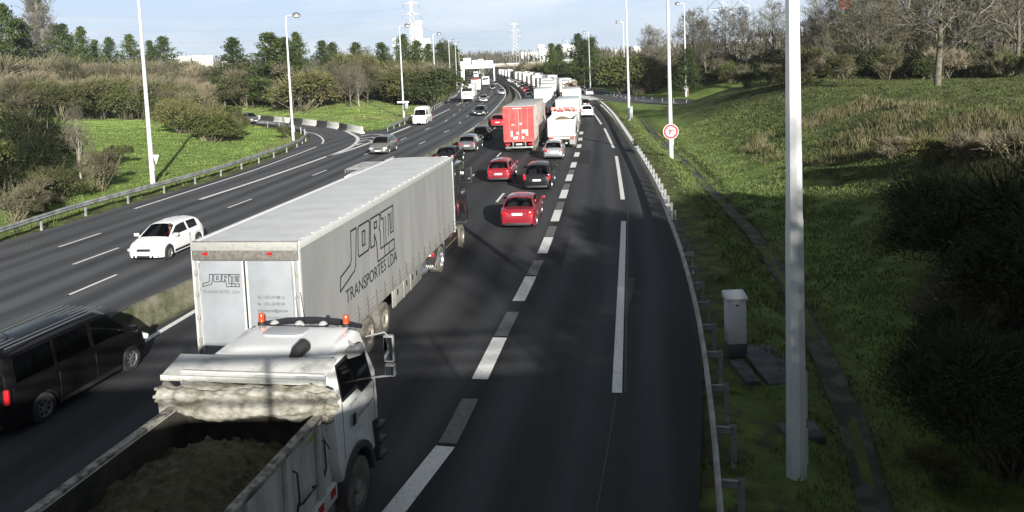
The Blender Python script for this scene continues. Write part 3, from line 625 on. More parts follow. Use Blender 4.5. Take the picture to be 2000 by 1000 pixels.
def proto_bush(seed,name,W,H,m,n=3200,ls=.26,stems=26,m2=TWIGD,twign=0,lumps=9):
    "rounded shrub: leafy lumps on stems"
    r=np.random.default_rng(seed); t=bpy.data.objects.new(name,None); COL.objects.link(t); t.location=PARK
    A=[];B=[];parts=[]
    L=[]
    for k in range(lumps):
        a=r.uniform(0,2*PI); q=math.sqrt(r.random())*.62; L.append((math.cos(a)*W*q,math.sin(a)*W*q,H*r.uniform(.28,.74),W*r.uniform(.28,.46),H*r.uniform(.2,.3)))
    for k in range(stems):
        l=L[k%lumps]; A.append((r.normal(0,.12*W),r.normal(0,.12*W),-.2)); B.append((l[0]+r.normal(0,.2*W),l[1]+r.normal(0,.2*W),l[2]+l[4]*r.uniform(.2,1.5)))
    A=np.array(A);B=np.array(B); sv,sf=ribbons(A,B,.10,.03,r); npmesh('stem',sv,sf,m2,t)
    if n:
        C=[]
        for l in L:
            k=n//lumps; d=r.normal(size=(k,3)); d/=np.linalg.norm(d,axis=1)[:,None]; d[:,2]=np.where(d[:,2]<-.3,-d[:,2],d[:,2]); rr=r.uniform(.72,1.06,(k,1))*(1+.18*np.sin(d[:,:1]*7+d[:,1:2]*5))
            C.append(np.array(l[:3])+d*rr*np.array([l[3],l[3],l[4]]))
        C=np.concatenate(C); C=C[C[:,2]>.02]; parts.append(quads(C,ls*1.3,ls,r))
    if twign:
        k=twign; l=np.array(L)[r.integers(0,lumps,k)]; d=r.normal(size=(k,3)); d[:,2]=np.abs(d[:,2])+.2; d/=np.linalg.norm(d,axis=1)[:,None]
        a=l[:,:3]+d*l[:,3:4]*r.uniform(.2,.8,(k,1)); d2=d+r.normal(0,.45,(k,3))+np.array([0,0,.45]); b=a+d2*l[:,3:4]*r.uniform(.25,.6,(k,1)); parts.append(ribbons(a,b,.045,.02,r))
    V,F=join(parts); npmesh('foliage',V,F,m,t); return t
PR={}
PR['pine']=[proto_pine(1),proto_pine(2,15,4.0,.08,.5),proto_pine(3,16,5.6,.1,.4)]
PR['bare']=[branch_tree(s,14,.85,twm=TWIG,stem=.2,kids=(8,6,5,4,3)) for s in (11,12,13)]
PR['barebrown']=[branch_tree(s,14,.7,twm=TWIGD,stem=.12,kids=(9,6,5,4,3),leaf=900) for s in (14,15)]
PR['poplar']=[branch_tree(s,18,.35,stem=.08,upb=.9,kids=(20,7,5,4),levels=4,twm=TWIG,name='bare_poplar_tree',ratio=.55) for s in (21,22)]
PR['birch']=[branch_tree(s,14,.7,stem=.2,upb=.75,trm=BIRCH,twm=TWIG,name='pale_barked_tree') for s in (24,25)]
PR['evergreen']=[proto_bush(s,'evergreen_bush',3.2,4.6,EVER,n=8500,ls=.145) for s in (31,32,33)]
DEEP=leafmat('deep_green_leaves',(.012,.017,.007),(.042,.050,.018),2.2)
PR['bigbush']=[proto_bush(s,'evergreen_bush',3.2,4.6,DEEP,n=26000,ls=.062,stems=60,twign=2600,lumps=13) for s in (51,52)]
PR['olive']=[proto_bush(s,'leafy_shrub',3.0,4.4,OLIV,n=6000,ls=.13,twign=1600) for s in (34,35)]
PR['bramble']=[proto_bush(s,'bare_shrub',3.2,4.2,BRAM,n=450,ls=.16,twign=4200,stems=50) for s in (36,37,38)]
PR['brownbush']=[proto_bush(s,'bare_shrub',3.0,5.0,TWIGD,n=700,ls=.18,twign=3600,stems=60) for s in (39,40)]
_HH={'pine':16.3,'bare':15,'barebrown':15,'poplar':19,'birch':15.5,'evergreen':4.6,'bigbush':4.6,'olive':4.6,'bramble':4.6,'brownbush':5.2}
FASTVEG=0
_used=set(); _cnt={}
NAMES={'pine':'pine_tree','bare':'bare_tree','barebrown':'bare_tree','poplar':'bare_poplar_tree','birch':'pale_barked_tree','evergreen':'evergreen_bush','bigbush':'evergreen_bush','olive':'leafy_shrub','bramble':'bare_shrub','brownbush':'bare_shrub'}
CAT={'pine':'pine tree','bare':'tree','barebrown':'tree','poplar':'poplar tree','birch':'tree','evergreen':'bush','bigbush':'bush','olive':'shrub','bramble':'shrub','brownbush':'shrub'}
def plant(kind,loc,h,label,group=None,wide=1.0,rz=None):
    i=_cnt.get(kind,0); _cnt[kind]=i+1; p=PR[kind][i%len(PR[kind])]
    if p.name in _used: o=copy_tree(p)
    else: o=p; _used.add(p.name)
    k=h/_HH[kind]; o.location=loc; o.scale=(k*wide,k*wide,k); o.rotation_euler=(0,0,rz if rz is not None else random.uniform(0,6.28)); 
    for q in ('label','category','group'):
        if q in o: del o[q]
    return tag(o,label,CAT[kind],group)
def plant_px(kind,x,yb,yt,label,group=None,wide=1.0,d=None):
    "base seen at x,yb (or at distance d), top at yt"
    if d is None: q=GT(x,yb)
    else:
        v=_fwd*F_+_ix*(x-1000)+_iy*(YH(x)-250); t=d/math.hypot(v[0],v[1]); X,Y=v[0]*t,v[1]*t; q=np.array([X,Y,float(hz(X,Y)[0])])
    dd=math.hypot(q[0],q[1]); top=H_+(YH(x)-yt)/F_*dd; return plant(kind,tuple(q-np.array([0,0,.1])),max(1.0,top-q[2]),label,group,wide)
# pines of the left skyline: x, distance, top
_pl=[(18,150,38,'pine tree at the far left edge of the skyline, left of the pale poplar'),(45,165,52,'small pine just left of the tall pale poplar'),(128,180,66,'dark pine right behind the tall pale poplar'),(165,170,70,'pine tree between the tall poplar and the left lamp post'),(190,185,85,'small pine right of a taller pine, left of the left lamp post'),(218,210,86,'thin pine top over the brown thicket'),(258,200,80,'pine top just left of the tall left lamp post'),(297,190,84,'pine just right of the tall left lamp post'),(322,195,82,'pine at the left end of the long white building')]
for x,d,yt,lb in _pl: plant_px('pine',x,0,yt,lb,'pines on the left skyline',d=d+85,wide=random.uniform(.95,1.6))
_pm=[(458,185,82,'broad pine left of the curved ramp, right of the white building'),(530,170,64,'tallest pine, behind the second lamp post from the left'),(556,175,80,'pine tree right beside the tallest pine'),(582,185,70,'pine tree behind the pale poplar by the second lamp post'),(632,190,79,'pine tree left of the small rounded green bushes'),(652,200,88,'narrow pine right of another pine in the middle of the left bank'),(697,215,88,'small pine top behind the spreading pale tree'),(747,215,82,'slender pine right of the spreading pale tree'),(790,235,72,'pine in front of the first pylon foot'),(815,225,84,'dense pine below the white silo'),(838,250,84,'pine below the white factory block'),(862,270,88,'pine behind the fourth lamp post'),(888,320,92,'last pine before the sign gantry')]
for x,d,yt,lb in _pm: plant_px('pine',x,0,yt,lb,'pines along the left bank',d=d,wide=random.uniform(1.1,1.8))
for x,yb,yt,w,lb in [(720,180,95,1.4,'spreading pale leafless tree on the left bank')]: plant_px('birch',x,yb,yt,lb,wide=w)
plant_px('poplar',88,172,-75,'very tall pale leafless poplar rising out of the left thicket',wide=1.7)
plant_px('poplar',98,180,60,'low pale poplar in front of the very tall one',wide=2.0)
plant_px('poplar',577,190,78,'pale leafless poplar behind the second lamp post',wide=2.2)
plant_px('birch',130,185,75,'bare tan tree right of the very tall poplar',wide=1.3)
plant_px('birch',58,190,78,'bare tan tree left of the very tall poplar',wide=1.3)
plant_px('bare',405,200,150,'small pale bare tree left of the short ramp lamp',wide=1.4)
# the brown thicket on the left
random.seed(3)
G1='brown leafless scrub of the left thicket'
for i in range(26):
    x=-20+i*19.5+random.uniform(-6,6); plant_px(['bramble','brownbush'][i%2],x,0,random.uniform(118,132),'tall tan leafless shrub in the back of the left thicket','back row of the left thicket',wide=1.3,d=random.uniform(212,235))
for i in range(20):
    x=-15+i*25+random.uniform(-6,6); plant_px(['bramble','brownbush','bramble'][i%3],x,0,random.uniform(143,158)+max(0,(x-330))*.12,'tan leafless shrub in the middle of the left thicket','middle row of the left thicket',wide=1.2,d=random.uniform(184,200))
for i in range(20):
    x=-10+i*20+random.uniform(-6,6); plant_px(['olive','evergreen','olive','brownbush'][i%4],x,0,random.uniform(150,170)+max(0,(x-300))*.15,['green leafy shrub with brown twigs at the front of the left thicket','dark evergreen shrub at the front of the left thicket','green leafy shrub with brown twigs at the front of the left thicket','dark brown bare shrub at the front of the left thicket'][i%4],'front row of the left thicket',wide=1.15,d=random.uniform(158,172))
for x,yb,yt,k,lb,w_ in [(380,250,170,'brownbush','bare brown shrub above the dark bush beside the ramp',1.3),(420,278,215,'evergreen','dark evergreen bush beside the curved ramp',1.5),(455,272,222,'olive','low bush touching the ramp guard rail end',1.4),(375,262,200,'evergreen','dark evergreen bush left of the ramp bush',1.2),(340,255,190,'olive','green shrub right of the tall left lamp post',1.3),(448,258,206,'bramble','bare twiggy shrub left of the grey car on the ramp',1.0),(555,272,240,'olive','tiny bush on the grass tip inside the ramp curve',.8)]:
    plant_px(k,x,yb,yt,lb,wide=w_)
for x,yb,yt,k,lb in [(268,228,168,'olive','olive shrub just left of the foot of the tall lamp post'),(300,236,165,'evergreen','dark green shrub touching the tall left lamp post on its right'),(330,250,176,'brownbush','brown bare shrub on the bank right of the tall left lamp post'),(358,262,186,'olive','olive shrub half way down the bank right of the tall lamp post'),(398,276,202,'olive','olive shrub at the foot of the dark shrubs beside the ramp'),(430,270,200,'evergreen','tall dark evergreen bush above the ramp guard rail'),(452,276,226,'brownbush','brown bare shrub at the tip of the shrub mass by the ramp')]:
    plant_px(k,x,yb,yt,lb,wide=1.15)
# near left bushes on the grass bank
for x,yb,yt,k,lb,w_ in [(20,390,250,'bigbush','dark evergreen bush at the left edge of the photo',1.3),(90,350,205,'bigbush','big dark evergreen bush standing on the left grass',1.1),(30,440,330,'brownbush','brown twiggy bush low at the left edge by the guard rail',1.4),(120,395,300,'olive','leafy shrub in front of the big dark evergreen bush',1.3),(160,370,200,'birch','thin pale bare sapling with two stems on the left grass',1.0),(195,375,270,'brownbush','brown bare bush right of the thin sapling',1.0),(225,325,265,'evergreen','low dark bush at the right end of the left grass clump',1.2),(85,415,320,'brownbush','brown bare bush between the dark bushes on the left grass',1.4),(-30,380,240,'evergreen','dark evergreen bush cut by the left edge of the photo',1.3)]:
    plant_px(k,x,yb,yt,lb,wide=w_)
# scrub behind the left bank (between the ramp and the gantry)
for i in range(15):
    x=485+i*26+random.uniform(-6,6); plant_px(['olive','bramble','evergreen','brownbush'][i%4],x,0,random.uniform(118,142)+(8 if x<560 else 0),['olive leafy bush under the pines of the left bank','tan bare bush under the pines of the left bank','dark evergreen bush under the pines of the left bank','brown bare bush under the pines of the left bank'][i%4],'bushes under the pines of the left bank',wide=1.5,d=random.uniform(150,185))
for x,yt,lb in [(680,105,'bright green rounded bush left of the spreading pale tree'),(790,118,'bright green rounded bush right of the slender pine')]:
    plant_px('olive',x,0,yt,lb,d=190,wide=1.2)
for i in range(9):
    x=600+i*14+random.uniform(-4,4); plant_px(['bare','birch','barebrown'][i%3],x,0,random.uniform(118,150),'small pale bare sapling in the row on the left bank','pale saplings on the left bank',wide=1.2,d=random.uniform(150,165))
for i in range(9):
    x=868+i*5; plant_px('barebrown',x,0,82+i*5,'bare brown tree in the strip left of the sign gantry','bare trees left of the gantry',wide=1.0,d=300+i*30)
# far wood behind everything: one mass
def wood(name,label,spec,m):
    "spec: list of (x0,x1,distance,top y0, top y1, count)"
    r=np.random.default_rng(5); A=[];B=[]
    for x0,x1,d,t0,t1,n in spec:
        for k in range(n):
            x=r.uniform(x0,x1); dd=d*r.uniform(.85,1.25); v=_fwd*F_+_ix*(x-1000)+_iy*(YH(x)-250); t=dd/math.hypot(v[0],v[1]); X,Y=v[0]*t,v[1]*t
            top=H_+(YH(x)-(t0+(t1-t0)*(x-x0)/(x1-x0)))/F_*dd*r.uniform(.8,1.08); b=np.array([X,Y,0.]); 
            for j in range(16):
                a=b+np.array([r.normal(0,1.3),r.normal(0,1.3),top*r.uniform(0,.75)]); A.append(a);B.append(a+np.array([r.normal(0,1.),r.normal(0,1.),top*r.uniform(.12,.3)]))
    V,F=ribbons(np.array(A),np.array(B),.65,.25,r); o=npmesh(name,V,F,m); return tag(o,label,'wood',kind='stuff')
wood('far_wood','hazy grey brown leafless wood along the horizon',[(330,900,650,112,104,420),(880,1240,900,101,99,620),(900,1150,600,108,100,260),(1150,1500,420,96,76,420),(-100,340,420,112,110,260),(1480,2100,330,60,20,500),(1240,1600,230,96,70,420),(1560,2100,150,100,70,420)],TWIG)
# right side: bank behind the slip road
_rt_=[('bare',1232,170,95,'bare tree right of the twin lamp posts'),('birch',1268,172,52,'leaning pale bare tree with a forked trunk right of the twin lamp posts'),('bare',1290,168,60,'tall thin bare tree left of the tall lamp post with the round sign'),('barebrown',1352,178,28,'tall tan bare tree just right of the lamp with the small sign'),('bare',1380,172,42,'tall grey bare tree in front of the distant steel mast'),('bare',1415,150,24,'bare tree left of the white panel on the right skyline'),('bare',1462,148,22,'spreading bare tree in front of the grey warehouse'),('bare',1510,150,10,'bare tree just left of the near lamp post'),('birch',1590,145,-20,'pale bare tree just right of the near lamp post'),('bare',1640,140,-10,'bare tree below the red and white mast'),('birch',1682,142,-40,'pale forked bare tree right of the red and white mast'),('barebrown',1725,140,-50,'brown bare tree behind the pale forked one'),('birch',1775,138,20,'short bare tree with upswept limbs left of the big lone tree'),('bare',1880,150,-80,'tall bare tree right behind the big lone tree'),('barebrown',1930,140,-60,'bare tree near the right edge of the photo'),('bare',1985,150,-90,'tall bare tree at the right edge of the photo'),('barebrown',1150,165,76,'bare tree beside the pines above the slip road')]
for k,x,yb,yt,lb in _rt_: plant_px(k,x,yb,yt,lb,wide=1.05)
plant_px('bare',1830,170,-110,'big lone bare tree with wide level limbs on the crest of the right bank',wide=1.45)
for i in range(16):
    x=1560+i*29+random.uniform(-8,8); plant_px(['poplar','barebrown','poplar','bare'][i%4],x,0,random.uniform(-60,-10) if x>1700 else random.uniform(10,50),['slim bare poplar in the wood on the right skyline','brown bare tree in the wood on the right skyline','slim bare poplar in the wood on the right skyline','grey bare tree in the wood on the right skyline'][i%4],'wood on the right skyline',d=random.uniform(125,170),wide=1.1)
for x,yb,yt,lb in [(1078,150,84,'round dark pine left of the pair above the slip road'),(1093,150,90,'second round dark pine behind the lorries'),(1130,160,70,'tall pine above the slip road lane'),(1155,165,72,'dense pine behind the lamp at the slip road'),(1140,163,82,'small pine between the two tall ones by the slip road'),(1342,180,98,'dark conifer right behind the tall lamp post with the round sign')]:
    plant_px('pine',x,0,yt,lb,d={1078:280,1093:290,1130:245,1155:235,1140:225,1342:150}[x],wide=1.35)
random.seed(9)
for i in range(22):
    x=1020+i*11; d=345-i*7.0; plant_px(['evergreen','brownbush','bramble','olive'][i%4],x,0,random.uniform(118,134)-(x>1160)*4,['dark evergreen bush on the slope above the queueing lorries','brown bare bush on the slope above the queueing lorries','tan bare bush on the slope above the queueing lorries','olive bush on the slope above the queueing lorries'][i%4],'bushes on the slope above the lorries',d=d,wide=1.25)
for i in range(52):
    x=1215+i*16+random.uniform(-6,6); d=random.uniform(172,190) if x<1400 else (random.uniform(150,165) if x<1560 else random.uniform(92,112))
    plant_px(['brownbush','evergreen','olive','bramble'][i%4],x,0,random.uniform(96,124)-(x>1550)*6,['brown bare bush in the hedge above the right bank','dark evergreen bush in the hedge above the right bank','olive leafy bush in the hedge above the right bank','tan bare bush in the hedge above the right bank'][i%4],'hedge above the right bank',d=d,wide=1.2)
for i in range(18):
    x=1290+i*17+random.uniform(-5,5); plant_px(['evergreen','brownbush','olive'][i%3],x,random.uniform(160,172),random.uniform(118,140),['dark evergreen bush low on the slope behind the slip road','brown bare bush low on the slope behind the slip road','olive bush low on the slope behind the slip road'][i%3],'bushes low on the slope behind the slip road',wide=1.3)
# rough scrub and the dark bushes of the near right slope
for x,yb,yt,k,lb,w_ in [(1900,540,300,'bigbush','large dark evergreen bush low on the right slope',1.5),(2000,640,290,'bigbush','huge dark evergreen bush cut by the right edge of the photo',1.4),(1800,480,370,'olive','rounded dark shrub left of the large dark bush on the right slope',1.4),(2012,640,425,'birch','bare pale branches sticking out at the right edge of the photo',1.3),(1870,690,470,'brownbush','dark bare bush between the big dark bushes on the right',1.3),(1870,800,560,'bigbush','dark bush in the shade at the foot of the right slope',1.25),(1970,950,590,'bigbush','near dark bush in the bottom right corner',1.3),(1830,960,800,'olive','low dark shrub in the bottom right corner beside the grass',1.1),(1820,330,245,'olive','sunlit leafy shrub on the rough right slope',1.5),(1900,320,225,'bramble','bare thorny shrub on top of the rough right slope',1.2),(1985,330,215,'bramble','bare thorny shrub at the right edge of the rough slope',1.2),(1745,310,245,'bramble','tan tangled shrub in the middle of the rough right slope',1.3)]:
    plant_px(k,x,yb,yt,lb,wide=w_)
# trees of the bank beside the bridge, behind and right of the viewer; they shade the near verge
for x,y,h,k in [(17,-8,11,'evergreen'),(22,-14,13,'evergreen'),(28,-6,12,'evergreen'),(15,-18,13,'bare'),(34,-16,14,'evergreen'),(13.5,-10,8,'bare'),(26,2,9,'evergreen'),(40,-4,13,'evergreen'),(33,4,10,'evergreen'),(10.5,-22,12,'barebrown'),(22,4,7.5,'evergreen')]:
    plant(k,(x,y,float(hz(x,y)[0])),h,'tall growth on the bank beside the bridge, behind the viewer','growth beside the bridge',wide=.9)
# ------------------------------------------------------------------ grass blades
def grass(name,label,n,xr,yr,cond,hgt,m,seed=1,w=.035,clump=.8,lean=.35):
    r=np.random.default_rng(seed); X=r.uniform(*xr,n);Y=yr[0]+(yr[1]-yr[0])*r.random(n)**1.35
    rd=road_dist(X,Y); u=X-np.interp(Y,DX[:,1],DX[:,0]); k=cond(X,Y,rd,u)&(rd>1.75)&(np.abs(u)>.13+.2*vnoise(X,Y,1.1,31))&(vnoise(X,Y,clump,4)>.25); X,Y,rd=X[k],Y[k],rd[k]
    Z=hz(X,Y,rd); n=len(X); h=hgt*r.uniform(.45,1.25,n)*(.6+.8*vnoise(X,Y,2.5,8)); a=r.uniform(0,2*PI,n); d=np.stack([np.cos(a),np.sin(a),0*a],1); P=np.stack([X,Y,Z],1)
    ww=(w*(.25+Y/70))[:,None]; top=P+np.stack([r.normal(0,lean,n)*h,r.normal(0,lean,n)*h,h],1)
    V=np.stack([P-d*ww,P+d*ww,top],1).reshape(-1,3); o=npmesh(name,V,np.arange(3*n).reshape(n,3),m); return tag(o,label,'grass',kind='stuff')
GR=leafmat('grass_blades',(.05,.072,.022),(.145,.185,.062),.8,rand=0); GRR=leafmat('rough_grass_blades',(.022,.031,.010),(.10,.122,.042),1.1,rand=0); GL_=leafmat('lawn_blades',(.095,.15,.035),(.225,.315,.08),.3,rand=0); GD=leafmat('dry_grass_blades',(.075,.075,.03),(.20,.175,.10),.9,rand=0); GS=leafmat('short_grass_blades',(.055,.07,.024),(.15,.17,.065),1.5,rand=0)  # rough blades coloured darker to stand for the right slope's deep shade
grass('grass','green grass of the right verge and ditch sides',190000,(2,26),(8,85),lambda X,Y,rd,u:(u<9),.12,GR,1)
grass('grass','weeds growing along the foot of the right guard rail',24000,(2,16),(8,120),lambda X,Y,rd,u:(rd<2.7),.20,GS,2,clump=1.5)
grass('dry_grass','straw coloured tall grass on the rough right slope',120000,(14,48),(22,72),lambda X,Y,rd,u:(u>4.0)&(u<15)&(Y<62)&(vnoise(X,Y,7,12)>.36)&(vnoise(X,Y,2.2,14)>.3),.46,GD,3,w=.02,lean=.28)
grass('grass','rough green grass on the right slope',210000,(12,60),(15,95),lambda X,Y,rd,u:(u>6),.13,GRR,4,lean=.5)
grass('grass','green grass of the left bank',300000,(-110,-17),(30,190),lambda X,Y,rd,u:(X<0),.11,GL_,5,w=.02)
grass('grass','weeds growing along the foot of the left guard rail',26000,(-34,-20),(34,96),lambda X,Y,rd,u:(rd<3.4),.22,GS,6,clump=1.3)
# ------------------------------------------------------------------ cars
CARST={
 'hatch':dict(L=3.95,W=1.68,H=1.47,deck=[(0,.50),(.010,.74),(.03,.92),(.12,.96),(.70,.94),(.78,.90),(.88,.80),(.95,.68),(.985,.56),(1,.42)],gh=[(.028,.925),(.085,1.28),(.15,1.43),(.25,1.46),(.38,1.47),(.52,1.45),(.58,1.41),(.77,.925)],ws=(.585,.762),rw=(.035,.125),side=[(.155,.33),(.355,.52),(.54,.70)],wf=.815,wr=.175),
 'hatch3':dict(L=3.9,W=1.67,H=1.47,deck=[(0,.50),(.010,.74),(.03,.92),(.12,.97),(.70,.94),(.78,.90),(.88,.80),(.95,.68),(.985,.56),(1,.42)],gh=[(.028,.925),(.085,1.28),(.15,1.43),(.25,1.46),(.38,1.47),(.52,1.45),(.58,1.41),(.77,.925)],ws=(.585,.762),rw=(.035,.125),side=[(.16,.36),(.395,.705)],wf=.815,wr=.175),
 'sedan':dict(L=4.45,W=1.76,H=1.44,deck=[(0,.50),(.008,.80),(.03,.97),(.13,1.0),(.22,.97),(.70,.94),(.78,.88),(.88,.79),(.95,.68),(.985,.56),(1,.42)],gh=[(.125,.97),(.20,1.27),(.26,1.40),(.34,1.43),(.44,1.44),(.54,1.42),(.60,1.37),(.76,.92)],ws=(.605,.752),rw=(.135,.245),side=[(.23,.36),(.375,.53),(.55,.70)],wf=.81,wr=.185),
 'mpv':dict(L=4.3,W=1.80,H=1.62,deck=[(0,.52),(.010,.80),(.03,1.0),(.12,1.04),(.70,1.01),(.80,.96),(.88,.86),(.95,.72),(.985,.60),(1,.45)],gh=[(.028,.99),(.075,1.40),(.13,1.57),(.25,1.61),(.38,1.62),(.55,1.59),(.61,1.54),(.82,.96)],ws=(.615,.80),rw=(.033,.115),side=[(.14,.32),(.34,.51),(.53,.74)],wf=.81,wr=.18),
 'suv':dict(L=4.4,W=1.82,H=1.64,deck=[(0,.55),(.010,.85),(.03,1.02),(.12,1.06),(.70,1.02),(.78,1.0),(.90,.93),(.96,.80),(.985,.65),(1,.5)],gh=[(.028,1.0),(.08,1.38),(.14,1.56),(.25,1.62),(.38,1.64),(.50,1.61),(.57,1.56),(.74,1.0)],ws=(.575,.73),rw=(.035,.12),side=[(.15,.31),(.33,.50),(.52,.66)],wf=.81,wr=.18),
 'estate':dict(L=4.5,W=1.78,H=1.50,deck=[(0,.50),(.008,.76),(.03,.93),(.12,.96),(.70,.94),(.78,.89),(.88,.79),(.95,.68),(.985,.56),(1,.42)],gh=[(.022,.94),(.07,1.30),(.12,1.44),(.25,1.49),(.38,1.50),(.54,1.47),(.60,1.42),(.77,.92)],ws=(.605,.762),rw=(.03,.10),side=[(.13,.29),(.31,.49),(.51,.70)],wf=.81,wr=.18),
 'minibus':dict(L=4.9,W=1.92,H=1.97,deck=[(0,.55),(.006,.95),(.02,1.12),(.12,1.15),(.74,1.12),(.84,1.08),(.92,.98),(.97,.78),(.99,.62),(1,.48)],gh=[(.018,1.12),(.032,1.75),(.06,1.92),(.25,1.97),(.5,1.97),(.64,1.94),(.69,1.88),(.86,1.06)],ws=(.70,.845),rw=(.024,.046),side=[(.07,.29),(.31,.53),(.56,.79)],wf=.82,wr=.20),
 'van':dict(L=5.2,W=1.98,H=2.45,deck=[(0,.6),(.006,1.1),(.02,1.22),(.12,1.25),(.72,1.22),(.82,1.18),(.90,1.05),(.96,.85),(.99,.65),(1,.5)],gh=[(.015,1.25),(.025,2.2),(.05,2.38),(.2,2.44),(.5,2.45),(.58,2.43),(.66,2.32),(.70,2.05),(.84,1.18)],ws=(.705,.825),rw=(.0,.0),side=[(.585,.79)],wf=.83,wr=.2),
}
def interp(tab,s): return float(np.interp(s,[q[0] for q in tab],[q[1] for q in tab]))
def wheel(parent,x,y,r,w,rimm,side,tm=RUB,spokes=7,steel=False):
    o=MB().lathe([(r*.60,-w/2),(r*.93,-w/2),(r,-w*.36),(r,w*.36),(r*.93,w/2),(r*.60,w/2)],(0,0,0),'x',22).build('wheel',tm,parent,smooth=40,loc=(x,y,r))
    mb=MB(); s=side
    mb.lathe([(r*.66,s*w*.42),(r*.66,s*w*.50),(r*.58,s*w*.50),(r*.55,s*w*.3)],(0,0,0),'x',22)
    mb.lathe([(0,s*w*.44),(r*.16,s*w*.44),(r*.18,s*w*.3)],(0,0,0),'x',12)
    for k in range(spokes):
        a=2*PI*k/spokes; c=(s*w*.38,math.cos(a)*r*.36,math.sin(a)*r*.36); m=Matrix.Rotation(a,3,'X'); mb.box(c,(w*.10,r*.50,r*(.13 if not steel else .22)),m)
    mb.build('rim',rimm,o,smooth=40)
    MB().lathe([(0,s*w*.22),(r*.6,s*w*.22)],(0,0,0),'x',16).build('brake_disc',BLK,o)
    return o
_cw_=np.array([(0,.80),(.015,.88),(.05,.95),(.12,.985),(.3,1),(.75,1),(.86,.985),(.93,.94),(.975,.84),(1,.66)])
TS=[0,.10,.50,.88,1.0,1.10,1.35,1.7,2.0]
def car(name,label,cat,style,pm,group=None,glass=GL,roofm=None,person=False,detail=True,L=None,rim=ALU,plate=True,lower=None):
    S=CARST[style]; Lc=L or S['L']; W=S['W']; H=S['H']; t=thing(name,label,cat,PARK,0,group)
    Y=lambda s:(s-.5)*Lc
    r=.315 if style not in('minibus','van','suv','mpv') else (.345 if style!='mpv' else .33); AR=r*1.17; yf,yr=Y(S['wf']),Y(S['wr'])
    st=set(np.round(np.linspace(0,1,58),4)); 
    for yc in (yf,yr):
        for a in np.linspace(-1,1,15): st.add(round((yc+a*AR)/Lc+.5,4))
        st.add(round((yc-AR-.004)/Lc+.5,4)); st.add(round((yc+AR+.004)/Lc+.5,4))
    for p in [S['ws'],S['rw']]+S['side']: st|={round(p[0],4),round(p[1],4)}
    st|={.006,.012,.992,S['gh'][0][0],S['gh'][-1][0]}
    st=sorted(st); hw=lambda s:W/2*float(np.interp(s,_cw_[:,0],_cw_[:,1]))
    def zb(s):
        y=Y(s); z=.20+.10*(s<.03)*(1-s/.03)+.06*max(0,(s-.9)/.1)
        for yc in (yf,yr):
            d=abs(y-yc)
            if d<AR: z=max(z,r+math.sqrt(AR*AR-d*d))
        return z
    g0,g1=S['gh'][0][0],S['gh'][-1][0]
    body=MB(); n=13; V=[]
    for s in st:
        w_=hw(s); b=zb(s); D=interp(S['deck'],s); b=min(b,D-.06); y=Y(s)
        half=[(w_*.965,b),(w_*.995,b+(D-b)*.22),(w_,b+(D-b)*.55),(w_*.985,b+(D-b)*.84),(w_*.935,D),(w_*.55,D+.025*(w_/W)*2),(0,D+.035*(w_/W)*2)]
        V+=[(x,y,z) for x,z in half]+[(-x,y,z) for x,z in half[-2::-1]]
    Fs=[]
    for i in range(len(st)-1):
        sm=(st[i]+st[i+1])/2
        for k in range(n-1):
            if g0+.01<sm<g1-.01 and 4<=k<=7: continue
            Fs.append((i*n+k,i*n+k+1,(i+1)*n+k+1,(i+1)*n+k))
    Fs+=[tuple(range(n)),tuple((len(st)-1)*n+k for k in range(n-1,-1,-1))]; body.add(V,Fs); bo=body.build('body',pm,t,smooth=38)
    # greenhouse
    def gs(s,q,sg):
        D=interp(S['deck'],s); Z=max(interp(S['gh'],s),D+.0); bw=hw(s)*.93; rw=bw-(.36 if style not in('van','minibus') else .17)*min(Z-D,.62)-.02; hh=Z-D
        if q<=1: x=bw+(rw-bw)*q; z=D-.01+(hh*.90+.01)*q
        else:
            u=(q-1); x=rw*(1-u)**.8 if u<1 else 0; z=D+hh*.90+(hh*.10+.035)*(1-(1-u)**2.2)
        return (sg*x,Y(s),z)
    gst=[s for s in st if g0<=s<=g1]
    mbR=MB();mbB=MB(); panes={}
    pn=[('windscreen',S['ws'],'t'),('rear_window',S['rw'],'t')]+[('side_window',p,'s') for p in S['side']]
    for i in range(len(gst)-1):
        a,b=gst[i],gst[i+1]; sm=(a+b)/2
        for sg in (1,-1):
            for k in range(len(TS)-1):
                q0,q1=TS[k],TS[k+1]; qm=(q0+q1)/2; f=[gs(a,q0,sg),gs(a,q1,sg),gs(b,q1,sg),gs(b,q0,sg)]
                tgt=None
                for j,(nm,(p0,p1),kind) in enumerate(pn):
                    if p0<sm<p1 and ((kind=='t' and qm>1.10) or (kind=='s' and .10<qm<.88)): tgt=panes.setdefault((j,sg if kind=='s' else 0),(nm,MB()))[1]
                if tgt is None: tgt=mbR if qm>1 else mbB
                tgt.add(f,[(0,1,2,3)])
    def weld(mb,name,m,sm=40):
        me=bpy.data.meshes.new(name); me.from_pydata(mb.v,[],mb.f); bm=bmesh.new(); bm.from_mesh(me); bmesh.ops.remove_doubles(bm,verts=bm.verts,dist=2e-4); bmesh.ops.recalc_face_normals(bm,faces=bm.faces); bm.to_mesh(me); bm.free()
        me.materials.append(m); me.polygons.foreach_set('use_smooth',[True]*len(me.polygons)); me.set_sharp_from_angle(angle=R(sm)); o=bpy.data.objects.new(name,me); COL.objects.link(o); o.parent=t; return o
    mbR.v,mbR.f=mbR.v+mbB.v,mbR.f+[tuple(i+len(mbR.v) for i in f) for f in mbB.f]
    weld(mbR,'roof',roofm or pm)
    for (j,sg),(nm,mb) in panes.items(): weld(mb,nm,glass)
    # interior, floor, wheels
    mb=MB(); mb.b(-W/2*.86,W/2*.86,Y(.03),Y(.95),.24,.62 if style!='van' else .7); mb.b(-W/2*.80,W/2*.80,Y(g0+.03),Y(g1-.04),.6,.75); mb.build('underbody',BLK,t)
